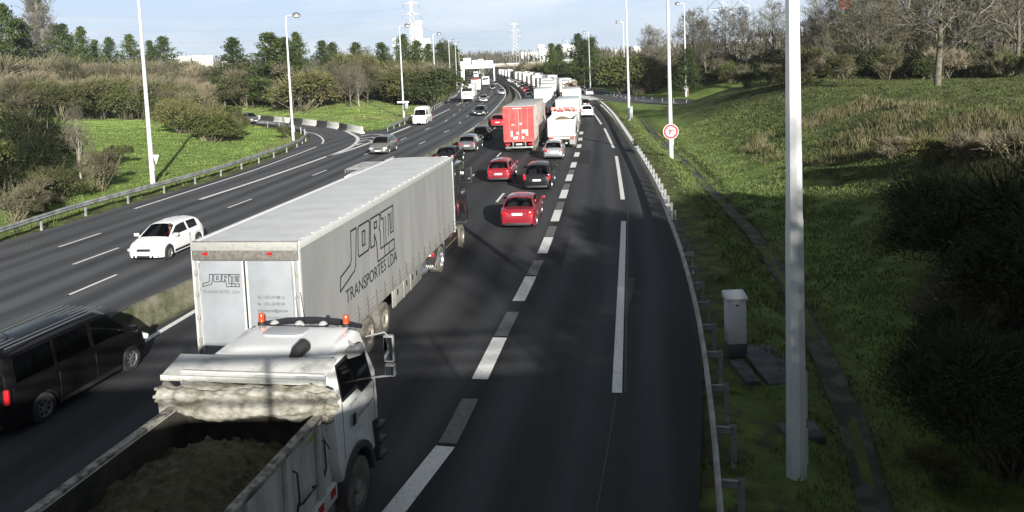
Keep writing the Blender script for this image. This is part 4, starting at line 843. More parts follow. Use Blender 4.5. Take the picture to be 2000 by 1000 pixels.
    mb=MB()
    for yy in ((.30,.52) if style not in('minibus',) else (.2,.36,.56)):
        for xx in (-.36,.36): mb.box((xx,Y(yy),H*.60),(.50,.16,H*.34),rotm(0,.12)); mb.box((xx,Y(yy)-.05,H*.80),(.26,.10,.17))
    mb.b(-W*.40,W*.40,Y(g1-.11),Y(g1-.03),.7,interp(S['deck'],.7)-.02); mb.build('seats',SEAT,t,bevel=.03 if detail else 0)
    for x_,y_ in ((1,yf),(-1,yf),(1,yr),(-1,yr)): wheel(t,x_*(W/2-.125),y_,r,.20,rim,x_)
    # lamps, plates, mirrors, bumper trim
    ty=Y(0); fy=Y(1); wr_=W/2
    tl=interp(S['deck'],.03)-.20
    for sg in (1,-1):
        mb=MB()
        if style in('minibus','van'): mb.box((sg*(wr_*.90),ty+.03,1.0),(.12,.10,.36),rotm(sg*.25))
        elif style=='mpv': mb.box((sg*(wr_*.845),ty+.045,tl+.10),(.17,.12,.34),rotm(sg*.35))
        else: mb.box((sg*(wr_*.715),ty+.05,tl+.04),(.26,.11,.17),rotm(sg*.32))
        mb.build('tail_light',REDL,t,bevel=.03)
        mb=MB(); zf=interp(S['deck'],.965)-.03; mb.box((sg*wr_*.74,fy-.13,zf-.03),(.36,.20,.15),rotm(-sg*.42,-.35)); mb.build('headlight',LENS,t,bevel=.04)
        mb=MB(); zm=interp(S['deck'],.69)+.10; mb.box((sg*(wr_+.10),Y(S['ws'][1])-.16,zm),(.20,.11,.13)); mb.box((sg*(wr_),Y(S['ws'][1])-.14,zm-.05),(.14,.05,.04)); mb.build('door_mirror',pm if lower is None else BLK,t,bevel=.025)
    mb=MB(); zp=.78 if style not in('minibus','van') else .85
    if style in('hatch','hatch3','estate','mpv','suv'): zp=tl-.10
    mb.box((0,ty-.012,zp),(.50,.03,.11)); mb.build('number_plate',PLATE,t); MB().box((0,fy+.012,.40),(.50,.03,.10)).build('number_plate',PLATE,t)
    MB().box((0,fy-.055,.56),(.62,.10,.10),rotm(0,-.2)).build('grille',BLK,t,bevel=.015); MB().box((0,fy-.0,.30),(.60,.05,.11)).build('air_intake',BLK,t,bevel=.015)
    for sg in (1,-1): MB().box((sg*wr_*.62,fy-.05,.30),(.30,.07,.08),rotm(-sg*.35)).build('fog_lamp_recess',BLK,t,bevel=.015)
    mb=MB(); mb.box((0,ty+.03,.30),(W*.72,.09,.13)); mb.build('rear_skirt',BLK,t,bevel=.01)
    for sg in (1,-1): MB().b(sg*W*.49,sg*W*.503,Y(S['wr'])+AR+.02,Y(S['wf'])-AR-.02,.26,.36).build('sill_trim',BLK,t,bevel=.005)
    if detail:
        mb=MB(); mb.tube([(0,Y(.22),H),(0,Y(.19),H+.16)],.012,5); mb.build('antenna',BLK,t)
        for yy in (S['side'][-1][0]-.012,S['side'][0][1]+.012 if len(S['side'])>2 else S['side'][0][1]+.01):
            for sg in(1,-1): MB().b(sg*W/2*.975,sg*W/2*1.004,Y(yy)-.004,Y(yy)+.004,.36,interp(S['deck'],yy)-.12).build('door_gap',BLK,t)
        for sg in (1,-1): MB().box((sg*(W/2+.005),Y(S['side'][-1][0])+.10,interp(S['deck'],.6)-.17),(.03,.20,.035)).build('door_handle',pm,t,bevel=.008)
    t['_L']=Lc
    return t
def place(o,x,y,toward=False,far=None,rot=0.,z=0.0,end='near'):
    "o's nearest bumper stands at photo point x,y"
    q=G(x,y); L=o.get('_L',4.)/2; h=HD(q[1])+R(rot); c=np.array([q[0]+math.sin(h)*L,q[1]+math.cos(h)*L])
    o.location=(c[0],c[1],z); o.rotation_euler=(0,0,-h+(PI if toward else 0)); return o
P_RED=paint('red',(.36,.018,.03),metal=.1); P_RED2=paint('crimson',(.28,.015,.03),metal=.25); P_BLK=paint('black',(.010,.010,.012),coat=.25,spec=.3,dirt=.04); P_VAN=paint('gloss_black',(.005,.005,.006),coat=.0,spec=.28,rough=.2,dirt=.02); P_SIL=paint('silver',(.42,.43,.44),metal=.6); P_GRY=paint('grey',(.15,.16,.17),metal=.5); P_BEI=paint('greige',(.24,.235,.22),metal=.5); P_DK=paint('anthracite',(.03,.034,.04),metal=.4); P_WH=paint('car_white',(.80,.80,.80),dirt=.05)
place(car('parked_car'.replace('parked_','hatchback_'),'white three-door hatchback driving towards the viewer with a driver in red','car','hatch3',P_WH,glass=GLC,rim=ALU,L=3.78),281,515,True).name='white_hatchback'.replace('white_','')
place(car('hatchback','greige five-door hatchback beside the striped ramp island, driving towards the viewer','car','mpv',P_BEI,L=4.05),738,303,True)
place(car('van','white high-roof van driving towards the viewer next to the left guard rail','van','van',WHP,rim=STEEL),818,245,True)
place(car('hatchback','dark saloon-like hatchback driving towards the viewer between the white van and the lorries','car','estate',P_DK),936,227,True)
place(car('hatchback','silver hatchback driving towards the viewer just right of the nearest oncoming white lorry','car','hatch',P_SIL),944,200,True)
place(car('hatchback','silver car on the inside of the far bend, driving towards the viewer','car','hatch',P_SIL),980,185,True)
place(car('hatchback','black car on the inside of the far bend just ahead of the silver one','car','hatch',P_BLK),962,175,True)
place(car('hatchback','dark car furthest up the bend against the barrier','car','hatch',P_DK),968,166,True)
place(car('hatchback','white car in the outer oncoming lane near the foot of the sign gantry','car','hatch',P_WH),916,163,True)
o=car('hatchback','grey car on the curved left ramp, half hidden by twigs','car','mpv',P_GRY,L=4.1); q=G(492,240); o.location=(q[0]-.6,q[1]+.4,.006); o.rotation_euler=(0,0,PI+R(50))
# queue in our direction
place(car('minibus','black minibus with roof ribs, nearest vehicle at the left edge of the photo','minibus','minibus',P_VAN),-44,858,rot=1.5).name='minibus'
mvan=bpy.data.objects['minibus']
mb=MB(); 
for k in range(7): mb.b(-.62+k*.20,-.58+k*.20,-2.1,1.0,1.972,1.988)
mb.build('roof_rib',mat('roof_plate',(.20,.21,.22),.4,.5,coat=.2),mvan)
place(car('sedan','crimson saloon, nearest red car with light brown mud on its side','car','sedan',P_RED2),1011,450)
place(car('hatchback','crimson hatchback in the lane left of the black people carrier','car','hatch',P_RED2,L=4.1),974,358)
place(car('people_carrier','black people carrier between the two crimson cars and the dashed line','car','mpv',P_BLK),1049,374)
place(car('hatchback','silver hatchback right behind the white tipper lorry','car','hatch',P_SIL,L=4.0),1081,313)
place(car('estate_car','grey estate car against the median wall, left of the red lorry','car','estate',P_GRY),912,298)
place(car('hatchback','black hatchback in front of the grey estate car by the median wall','car','hatch',P_BLK),938,276)
place(car('hatchback','black car mostly hidden behind the front end of the long grey lorry','car','sedan',P_BLK),869,326)
place(car('people_carrier','bright red people carrier half hidden by the red lorry','car','mpv',P_RED),972,250)
place(car('suv','white crossover car in the slip lane, right of the queueing tipper lorry','car','suv',P_WH),1147,229)
place(car('hatchback','dark car just ahead of the white crossover car','car','sedan',P_DK),1143,212)
place(car('hatchback','white car furthest up the right slip road','car','hatch',P_WH),1136,180)
place(car('hatchback','white saloon on the right slip road by the lamp post foot','car','sedan',P_WH),1152,187)
_q=[(1034,194,P_SIL,'silver car at the tail of the distant car queue left of the white box lorry'),(1032,187,P_BLK,'black car second from the tail of the distant car queue'),(1027,181,P_RED,'red car in the distant car queue beside the white lorries'),(1021,176,P_DK,'anthracite car ahead of the red one in the distant car queue'),(1015,172,P_SIL,'silver car ahead of the anthracite one in the distant car queue'),(1008,167,P_GRY,'grey car at the head of the distant car queue')]
for x,y,p,lb in _q: place(car('hatchback',lb,'car','hatch',p,detail=False),x,y)
o=car('van','white van with a roof rack hidden behind the long grey lorry, only its roof shows','van','van',WHP); o.location=(-8.0,43.6,0); o.rotation_euler=(0,0,-HD(43)); 
mb=MB()
for xx in (-.8,.8): mb.tube([(xx,-2.0,2.62),(xx,1.0,2.62)],.025,6); mb.tube([(xx,-2.0,2.52),(xx,1.0,2.52)],.02,6)
for yy in np.linspace(-2,1,8): mb.tube([(-.8,yy,2.62),(.8,yy,2.62)],.02,6); [mb.tube([(xx,yy,2.42),(xx,yy,2.62)],.02,6) for xx in (-.8,.8)]
mb.build('roof_rack',STEEL,o)
wc=bpy.data.objects['hatchback']; _ml=wc.location; _ma=wc.rotation_euler[2]
def inside(o,x,y,z): v=Matrix.Rotation(o.rotation_euler[2],3,'Z')@Vector((x,y,z)); return (v.x+o.location.x,v.y+o.location.y,v.z+o.location.z)
PE1.location=inside(wc,-.36,.28,.50); PE1.rotation_euler=(0,0,_ma)
# ------------------------------------------------------------------ lorries
CURT=mat('grey_curtain',(.235,.238,.238),.65,col2=(.28,.283,.283),vscale=1.0,lo=.32,hi=.66,bump=.15,bscale=3,stretch=(1,2.2,.35))
ROOFM=mat('pale_roof',(.58,.59,.60),.6,col2=(.47,.48,.48),vscale=1.2,lo=.45,hi=.8)
DOORW=mat('door_white',(.26,.283,.31),.5,col2=(.20,.213,.225),vscale=1.1,lo=.4,hi=.75)
FRAMEM=mat('trailer_frame',(.33,.33,.31),.5,.3,col2=(.24,.21,.17),vscale=4,lo=.5,hi=.8)
INK=mat('dark_ink',(.015,.017,.025),.6); INKB=mat('worn_ink',(.09,.09,.10),.7); TRK=paint('truck_anthracite',(.025,.03,.036),metal=.3)
WHITEBOX=mat('white_box_panel',(.78,.78,.76),.5,col2=(.70,.70,.68),vscale=.7)
# the outlined name: strokes in a 0..1 square, shared by the side curtain and the rear door
def logo(parent,org,ux,uy,w,h,lw,m):
    "letters J O R T I with the T's long foot, drawn as outlines"
    K=[[(.16,.96),(.27,.96),(.245,.30),(.20,.24),(.0,.02),(.01,.22),(.12,.34),(.15,.40),(.16,.96)] if False else [(.20,.98),(.29,.98),(.25,.30),(.225,.20),(.00,.02),(.015,.27),(.165,.37),(.185,.45),(.20,.98)],
       [(.335,.98),(.50,.98),(.515,.93),(.49,.44),(.47,.40),(.31,.40),(.30,.46),(.315,.93),(.335,.98)],
       [(.385,.83),(.43,.83),(.42,.56),(.378,.56),(.385,.83)],
       [(.535,.98),(.70,.98),(.715,.93),(.70,.72),(.685,.68),(.705,.60),(.70,.24),(.975,.24),(.97,.02),(.635,.02),(.625,.42),(.595,.62),(.585,.40),(.52,.40),(.535,.98)],
       [(.60,.86),(.645,.86),(.64,.74),(.598,.74),(.60,.86)],
       [(.73,.98),(.985,.98),(.965,.42),(.91,.42),(.905,.84),(.875,.84),(.865,.40)],
       [(.73,.98),(.735,.84),(.775,.84),(.765,.24)],[(.815,.84),(.805,.24)],[(.775,.24),(.77,.02)],[(.865,.24),(.86,.02)],[(.94,.86),(.925,.50)]]
    o=Vector(org);ux=Vector(ux);uy=Vector(uy);mb=MB(); sh=.10
    for st in K:
        for a,b in zip(st[:-1],st[1:]):
            A=Vector(((a[0]+sh*(a[1]-.5)*0)*w,a[1]*h));B=Vector((b[0]*w,b[1]*h)); d=(B-A); 
            if d.length<1e-6: continue
            d.normalize(); n=Vector((-d.y,d.x))*lw/2; A=A-d*lw/2;B=B+d*lw/2
            q=[A-n,B-n,B+n,A+n]; mb.add([o+ux*v.x+uy*v.y for v in q],[(0,1,2,3)])
    me=bpy.data.meshes.new('logo'); me.from_pydata(mb.v,[],mb.f); me.materials.append(m); ob=bpy.data.objects.new('logo',me); COL.objects.link(ob); ob.parent=parent; return ob
def twheel(t,x,y,r=.50,w=.30,rim=RIMD,tm=RUBD):
    s=1 if x>0 else -1
    o=MB().lathe([(r*.58,-w/2),(r*.90,-w/2),(r*.985,-w*.44),(r,-w*.3),(r,w*.3),(r*.985,w*.44),(r*.90,w/2),(r*.58,w/2)],(0,0,0),'x',28).build('wheel',tm,t,smooth=35,loc=(x,y,r))
    mb=MB(); mb.lathe([(r*.62,s*w*.48),(r*.57,s*w*.50),(r*.53,s*w*.30),(r*.42,s*w*.10),(r*.25,s*w*.10),(r*.24,s*w*.46),(r*.12,s*w*.50),(0,s*w*.50)],(0,0,0),'x',24)
    for k in range(8):
        a=2*PI*k/8; mb.lathe([(0,s*w*.16),(.022,s*w*.16),(.022,s*w*.08)],(0,math.cos(a)*r*.335,math.sin(a)*r*.335),'x',6)
    mb.build('rim',rim,o,smooth=35); return o
def cab(t,y0,y1,z0,z1,W,m,sleeper=True,white=False,lower=BLK):
    "lorry cab between y0 (back) and y1 (front)"
    hw=W/2; g=z0
    prof=[(y0,g+.45),(y0,z1-.12),(y0+.12,z1),(y1-.75,z1+.0),(y1-.30,z1-.14),(y1-.02,g+1.30),(y1,g+.75),(y1,g),(y1-.40,g)]
    mb=MB(); yw=y1-1.02; prof+= [(yw+.58,g+.35),(yw+.30,g+.62),(yw-.30,g+.62),(yw-.58,g+.35)]
    b=mb.prism(prof,0,-hw,hw).build('cab',m,t,bevel=.07)
    mb=MB(); zb_=g+1.34; zt=z1-.34
    f=lambda z:(y1-.02)+(-.28)*(z-(g+1.30))/(z1-.14-g-1.30)
    mb.add([(-hw+.12,f(zb_)+.012,zb_),(hw-.12,f(zb_)+.012,zb_),(hw-.20,f(zt)+.012,zt),(-hw+.20,f(zt)+.012,zt)],[(0,1,2,3)]); mb.build('windscreen',GLD,t)
    for s in (1,-1):
        mb=MB(); x=s*(hw+.006); mb.add([(x,y1-1.25,g+1.32),(x,y1-.28,g+1.02),(x,y1-.38,z1-.42),(x,y1-.75,z1-.40),(x,y1-1.25,z1-.42)],[(0,1,2,3,4)]); mb.build('side_window',GLD,t)
        mb=MB(); mb.box((s*(hw+.24),y1-.10,z1-.75),(.10,.16,.75)); mb.box((s*(hw+.10),y1-.16,z1-.44),(.30,.04,.04)); mb.box((s*(hw+.10),y1-.16,z1-1.08),(.30,.04,.04)); mb.build('mirror',lower,t,bevel=.03)
        mb=MB(); mb.box((s*(hw-.28),y1+.0,g+.22),(.36,.07,.18)); mb.build('headlight',LENS,t,bevel=.02)
    mb=MB(); mb.b(-hw*.62,hw*.62,y1-.0,y1+.022,g+.50,g+1.12); mb.build('grille',lower if not white else mat('pale_grille',(.30,.31,.32),.5),t,bevel=.01)
    mb=MB(); mb.b(-hw,hw,y1-.25,y1+.05,g-.18,g+.14); mb.build('bumper',m if white else lower,t,bevel=.03)
    mb=MB(); mb.b(-.26,.26,y1+.05,y1+.062,g-.08,g+.03); mb.build('number_plate',PLATE,t)
GLD=mat('dark_glass',(.012,.014,.018),.04,coat=1,spec=.8)
def chassis(t,y0,y1,z=.95,W=.9):
    mb=MB(); mb.b(-W/2,-W/2+.10,y0,y1,z-.28,z); mb.b(W/2-.10,W/2,y0,y1,z-.28,z)
    for y in np.arange(y0+.3,y1,1.6): mb.b(-W/2,W/2,y,y+.1,z-.22,z-.08)
    mb.build('chassis',BLK,t)
def lorry(name,label,Lb,Wd,Ht,mbox,mcab,group=None,doors=True,rear=None,z0=1.15,axles=(1.6,2.9,4.2),cabl=2.3,caph=None,gap=.6,roofm=None,simple=False):
    "box or curtain lorry; rear face at y=0"
    t=thing(name,label,'lorry',PARK,0,group); hw=Wd/2
    MB().b(-hw,hw,0,Lb,z0,Ht).build('cargo_box',mbox,t,bevel=.03)
    mb=MB(); mb.b(-hw-.012,hw+.012,-.012,Lb+.012,Ht-.02,Ht+.03); mb.build('roof',roofm or ROOFM,t,bevel=.01)
    fr=MB()
    for s in (-1,1): fr.b(s*hw-.05,s*hw+.05,-.035,.0,z0,Ht-.02)
    fr.b(-hw,hw,-.034,0,Ht-.16,Ht-.02); fr.b(-hw,hw,-.034,0,z0-.02,z0+.10); fr.build('rear_frame',rear or FRAMEM,t)
    if doors:
        for s in (-1,1):
            d=MB().b(s*.02,s*(hw-.06),-.022,-.002,z0+.12,Ht-.18).build('rear_door',rear or mbox,t)
            mb=MB(); [mb.tube([(s*x,-.04,z0+.12),(s*x,-.04,Ht-.18)],.018,6) for x in (.25,hw*.62)]; mb.build('lock_bar',STEEL,d)
    mb=MB(); mb.b(-hw+.08,hw-.08,-.02,.07,.48,.62); [mb.b(s*.55-.04,s*.55+.04,.0,.10,.6,z0) for s in (-1,1)]; mb.build('rear_bumper',STEEL,t,bevel=.01)
    for s in (-1,1): MB().box((s*(hw-.28),-.03,.82),(.42,.05,.14)).build('tail_light',REDL,t,bevel=.015)
    MB().b(-.26,.26,-.05,-.035,.76,.88).build('number_plate',PLATE,t)
    chassis(t,.1,Lb+gap+cabl-.3,z0-.05)
    for y in axles:
        for s in (-1,1): twheel(t,s*(hw-.17),y)
    yc=Lb+gap
    for s in (-1,1): twheel(t,s*(hw-.17),yc+cabl-1.02); twheel(t,s*(hw-.17),max(yc-1.6,axles[-1]+1.2))
    cab(t,yc,yc+cabl,.95,caph or min(Ht-.2,3.6),Wd-.08,mcab,white=(mcab==WHP))
    if Lb>8:
        [MB().b(s*(hw-.03),s*hw,axles[-1]+.9,Lb-3.4,.45,1.0).build('side_skirt',FRAMEM,t) for s in (-1,1)]
    t['_L']=0.0; return t
def placel(o,x,y,toward=False,rot=0.,xy=None):
    q=G(x,y) if xy is None else np.array([*xy,0.]); h=HD(q[1]+4)+R(rot)
    o.location=(q[0],q[1],0); o.rotation_euler=(0,0,-h+(PI if toward else 0)); return o
# ---- the long grey curtain-sided lorry
HS=R(8.9); OS=(-6.19,17.55)
t=thing('curtain_lorry','long grey curtain-sided lorry lettered JORTI TRANSPORTES LDA in the middle of the queue','lorry',(OS[0],OS[1],0),-HS)
LB=15.3; Zt=4.15; Wt=1.29
cbx=MB(); cbx.b(-Wt+.03,Wt-.03,.03,LB-.03,1.22,Zt-.06); cbx.build('load_body',CURT,t)
def curtain(sx):
    def fn(u,v):
        y=.10+u*(LB-.2); z=1.18+v*(Zt-.14-1.18); rip=.012*math.sin(y*2.1+sx)*math.sin(v*3.1)+.006*math.sin(y*5.3)*(1-v)
        return (sx*(Wt+rip),y,z)
    return MB().grid(fn,120,10).build('curtain',CURT,t,smooth=180)
cr_=curtain(1); curtain(-1)
mb=MB()
for s in (-1,1): mb.b(s*Wt-.03,s*Wt+.03,0,LB,Zt-.16,Zt-.0); mb.b(s*Wt-.045,s*Wt+.012,-.01,.10,1.0,Zt-.02); mb.b(s*Wt-.045,s*Wt+.02,LB-.10,LB,1.0,Zt-.02)
mb.build('corner_frame',mat('pale_rail',(.52,.53,.52),.5,.2,col2=(.38,.36,.32),vscale=6,lo=.55,hi=.85),t,bevel=.008)
def rf(u,v): 
    x=(-1+2*u)*(Wt+.01); return (x,v*LB,Zt+.005+.035*(1-abs(2*u-1)**3)+.0025*math.sin(v*88)*(1-abs(2*u-1)**4))
MB().grid(rf,16,220).build('roof',ROOFM,t,smooth=60)
mb=MB(); [mb.b(s*(Wt-.02)-.05,s*(Wt-.02)+.05,0,LB,Zt+.0,Zt+.03) for s in (-1,1)]
for k in range(26): mb.box((Wt-.02,.3+k*.58,Zt+.034),(.05,.05,.012))
mb.build('roof_rail',mat('rail_white',(.68,.69,.68),.5,col2=(.45,.42,.36),vscale=5,lo=.55,hi=.8),t)
MB().b(-Wt-.01,Wt+.01,-.075,.06,Zt-.17,Zt+.03).build('top_rail',mat('header_pale',(.30,.30,.29),.6,col2=(.21,.20,.18),vscale=11,lo=.5,hi=.75),t,bevel=.012); mb=MB(); mb.b(-Wt,Wt,-.05,.03,Zt-.40,Zt-.17); mb.build('rear_header',mat('dirty_header',(.10,.095,.085),.7,col2=(.16,.15,.135),vscale=14),t,bevel=.012)
for x in (-.95,.62): MB().box((x,-.06,Zt-.24),(.12,.03,.06)).build('marker_light',REDL,t)
for s,x0,x1 in ((-1,-1.17,-.045),(1,-.005,1.17)):
    d=MB().b(x0,x1,-.028,.0,1.12,Zt-.42).build('rear_door',DOORW,t,bevel=.006)
    mb=MB(); mb.b(x0,x0+.05,-.034,-.029,1.12,Zt-.42); mb.b(x1-.05,x1,-.034,-.029,1.12,Zt-.42); mb.build('door_edge',mat('door_trim',(.60,.60,.57),.5,.2),d)
mb=MB(); mb.b(-.045,-.005,-.04,0,1.12,Zt-.42); mb.build('door_seal',BLK,t)
for s in (-1,1):
    mb=MB(); [mb.box((s*1.235,-.04,z),(.07,.03,.12)) for z in (1.3,1.85,2.4,2.95,3.45)]; mb.build('hinge',FRAMEM,t,bevel=.008)
    MB().tube([(s*1.13,-.05,1.15),(s*1.13,-.05,Zt-.45)],.016,6).build('lock_bar',STEEL,t)
logo(t,(-1.08,-.036,3.13),(1,0,0),(0,0,1),.93,.30,.017,INK)
lettering(t,'TRANSPORTES, LDA.',.10,(-1.09,-.036,2.98),(1,0,0),(0,0,1),INKB,width=.93)
for k,(s_,w_) in enumerate([('Tlm.  (+351) 919 388 113',.66),('Fax   (+351) 236 942 549',.66),('Jortitransportes@gmail.com',.72),('www.jortitransportes.com',.72)]): lettering(t,s_,.10,(.24,-.036,2.86-k*.155),(1,0,0),(0,0,1),INK if k<3 else INKB,width=w_)
lettering(t,'3105   Carnide',.10,(.26,-.036,2.12),(1,0,0),(0,0,1),INK,width=.52); lettering(t,'PORTUGAL',.10,(.28,-.036,1.96),(1,0,0),(0,0,1),INK,width=.5)
# side lettering: up is the world's up, reading direction is forward
logo(t,(Wt+.017,2.28,2.30),(0,1,0),(0,0,1),4.75,1.42,.052,INK)
lettering(t,'TRANSPORTES LDA',.50,(Wt+.017,2.62,1.90),(0,1,0),(0,0,1),INK,width=4.5)
# lower edge: straps with buckles, rails
mb=MB(); mb.b(Wt-.02,Wt+.022,.05,LB-.05,1.42,1.45); mb.b(Wt-.02,Wt+.022,.05,LB-.05,1.28,1.31); mb.b(Wt-.06,Wt+.012,.0,LB,1.08,1.20); mb.build('lower_rail',FRAMEM,t)
for k in range(19):
    y=1.2+k*.76; mb=MB(); mb.b(Wt+.02,Wt+.030,y-.014,y+.014,1.08,1.58); mb.b(Wt+.028,Wt+.045,y-.022,y+.022,1.24,1.32); mb.build('strap',INKB,t)
chassis(t,.2,17.3,1.08,1.0)
for y in (2.95,4.28,5.62):
    for s in (-1,1): twheel(t,s*(Wt-.17),y,.50,.38)
mb=MB(); mb.b(Wt-.05,Wt-.01,6.55,9.9,.52,1.06); mb.b(Wt-.012,Wt+.004,6.75,6.82,.5,1.06); mb.b(Wt-.012,Wt+.004,7.7,7.77,.5,1.06); mb.b(Wt-.012,Wt+.004,8.5,8.57,.5,1.06); mb.build('side_skirt',FRAMEM,t,bevel=.006); MB().b(-Wt+.01,-Wt+.05,6.55,9.9,.52,1.06).build('side_skirt',FRAMEM,t,bevel=.006)
mb=MB(); [mb.b(Wt-.012,Wt+.002,y,y+.11,.80,.98) for y in (7.0,8.0,8.7,9.2)]; mb.build('skirt_slot',BLK,t)
mb=MB(); mb.tube([(Wt-.3,10.3,.85),(Wt-.3,10.9,.85)],.20,12); mb.tube([(Wt-.2,10.15,.6),(Wt-.1,10.75,.6)],.12,10); mb.build('air_tank',ALU,t,smooth=40)
mb=MB(); mb.b(-1.05,1.05,.1,.2,.42,.56); [mb.b(s*.6-.04,s*.6+.04,.1,.2,.5,1.05) for s in (-1,1)]; mb.build('rear_bumper',STEEL,t)
for s in (-1,1): MB().box((s*.95,-.02,1.0),(.40,.05,.14)).build('tail_light',REDL,t,bevel=.015)
MB().b(-1.12,-.62,-.06,-.04,1.22,1.34).build('number_plate',PLATE,t)
# tractor unit
q=thing('x','x','x') ; bpy.data.objects.remove(q)
for s in (-1,1):
    twheel(t,s*(Wt-.18),12.62,.51,.42,RIMD if s<0 else ALU); twheel(t,s*(Wt-.16),16.62,.51,.30)
mb=MB(); mb.b(Wt-.62,Wt-.02,11.86,11.90,.42,1.02); mb.b(-Wt+.02,-Wt+.62,11.86,11.90,.42,1.02); mb.build('mudflap',BLK,t)
mb=MB(); mb.tube([(Wt-.62,11.84,.55),(Wt-.62,11.84,.34),(Wt-.02,11.84,.34),(Wt-.02,11.84,.55)],.018,6); mb.build('mudflap_rail',STEEL,t)
lettering(t,'SCANIA',.15,(Wt-.58,11.85,.38),(1,0,0),(0,0,1),WHP,width=.5)
mb=MB(); mb.b(Wt-.62,Wt-.05,11.80,11.86,.80,.96); mb.build('tail_light',REDL,t,bevel=.02)
mb=MB(); mb.b(Wt-.30,Wt-.16,11.785,11.80,.83,.93); mb.build('reflector',LENS,t)
mb=MB()
for s in (-1,1):
    pts=[(12.62+.60*math.cos(a),.51+.60*math.sin(a)) for a in np.linspace(.12*PI,PI*.95,14)]; pts+= [(12.62+.56*math.cos(a),.51+.56*math.sin(a)) for a in np.linspace(PI*.95,.12*PI,14)]; mb.prism(pts,0,s*(Wt-.42),s*(Wt-.01))
mb.build('mudguard',BLK,t)
mb=MB(); [mb.b(s*(Wt-.45),s*(Wt-.0),13.32,15.75,.28,1.02) for s in (-1,1)]; mb.build('side_fairing',TRK,t,bevel=.04)
mb=MB(); [mb.b(Wt-.40,Wt-.08,13.45+k*.42,13.72+k*.42,1.02,1.05) for k in range(5)]; mb.build('catwalk',ALU,t)
mb=MB(); mb.b(Wt-.0,Wt+.006,13.5,15.5,.72,.74); mb.build('pinstripe',mat('gold_line',(.35,.25,.10),.5),t)
cab(t,15.75,18.1,.95,3.75,2.5,TRK)
mb=MB(); [mb.b(s*1.25-.02,s*1.25+.02,15.45,15.85,1.4,3.7) for s in (-1,1)]; mb.build('side_deflector',TRK,t,bevel=.01)
mb=MB(); mb.prism([(15.9,3.75),(17.4,3.75),(16.6,4.0),(15.9,4.05)],0,-1.0,1.0); mb.build('roof_deflector',TRK,t,bevel=.04)
for s in (-1,1): MB().box((s*1.27,17.2,3.2),(.14,.14,.16)).build('horn',ALU,t,bevel=.03)
# ---- the tipper lorry in the foreground
HT=R(10.0); OT=(-4.42,12.5)
W1=mat('dusty_white_steel',(.50,.505,.49),.55,col2=(.27,.27,.24),vscale=2.2,lo=.42,hi=.75,stretch=(1,2,.5)); W2=paint('cab_white',(.78,.785,.78),dirt=.08)
RUST=mat('scraped_rim',(.34,.33,.29),.7,.2,col2=(.07,.06,.05),vscale=7,lo=.42,hi=.60); BEDIN=mat('dirty_bed',(.04,.038,.028),.9,col2=(.015,.015,.012),vscale=2.2,bump=.4)
t=thing('tipper_lorry','white tipper lorry with an open load bed and orange beacons in the foreground','lorry',(OT[0],OT[1],0),-HT); TIP=t
zr=2.56; x1=1.26; yb=-6.4; zf=1.15
mb=MB(); mb.b(-x1,-x1+.06,yb,0,zf,zr); mb.b(x1-.06,x1,yb,0,zf,zr); mb.b(-x1,x1,-.06,0,zf,zr+.55); mb.b(-x1,x1,yb-.06,yb,zf,zr); mb.b(-x1,x1,yb,0,zf-.08,zf); mb.build('load_bed',W1,t,bevel=.006)
mb=MB(); mb.b(-x1+.061,-x1+.068,yb,-.07,zf,zr-.01); mb.b(x1-.068,x1-.061,yb,-.07,zf,zr-.01); mb.b(-x1+.06,x1-.06,-.075,-.066,zf,zr+.5); mb.b(-x1+.06,x1-.06,yb+.001,-.07,zf,zf+.02); mb.build('bed_lining',BEDIN,t)
mb=MB(); [mb.b(s*(x1+.035)-.085,s*(x1+.035)+.055 if s>0 else s*(x1+.035)+.085,yb,-.02,zr-.03,zr+.05) for s in (1,)]; mb.b(-x1-.09,-x1+.05,yb,-.02,zr-.03,zr+.05); mb.build('top_rim',RUST,t,bevel=.015)
ribs=[-.45,-1.55,-2.65,-3.75,-4.85,-5.95]
for k,y in enumerate(ribs[:-1]): 
    for s in (1,-1):
        MB().prism([(y-.10,zf),(y+.10,zf),(y+.05,zr-.04),(y-.05,zr-.04)],0,s*(x1-.001),s*(x1+.075)).build('rib',W1,t,bevel=.012)
mb=MB(); mb.b(x1-.0,x1+.10,yb,0.0,zf-.12,zf+.14); mb.build('sill_rail',W1,t,bevel=.015); MB().b(-x1-.10,-x1,yb,0.0,zf-.12,zf+.14).build('sill_rail',W1,t,bevel=.015)
mb=MB(); [mb.b(x1+.10,x1+.107,y,y+.20,zf-.02,zf+.12) for y in (-.28,-.75)]; mb.build('reflector',REDL,t)
mb=MB()
for y in (-1.0,-2.1): mb=MB(); mb.tube([(x1+.03,y-.28,1.62),(x1+.11,y-.26,1.66),(x1+.11,y+.22,1.66),(x1+.03,y+.24,1.62)],.018,6); mb.build('grab_handle',BLK,t,smooth=60)
for y in (-1.38,-.42): mb=MB(); mb.tube([(x1+.04,y,2.22),(x1+.11,y,2.18),(x1+.11,y+.02,1.75),(x1+.04,y+.02,1.5)],.016,6); mb.build('grab_handle',BLK,t,smooth=60)
mb=MB(); mb.box((x1+.004,-.62,2.33),(.006,.34,.07),rotm(0,.0)); mb.build('sticker',mat('faded_yellow',(.45,.42,.08),.6,col2=(.2,.2,.1),vscale=20),t)
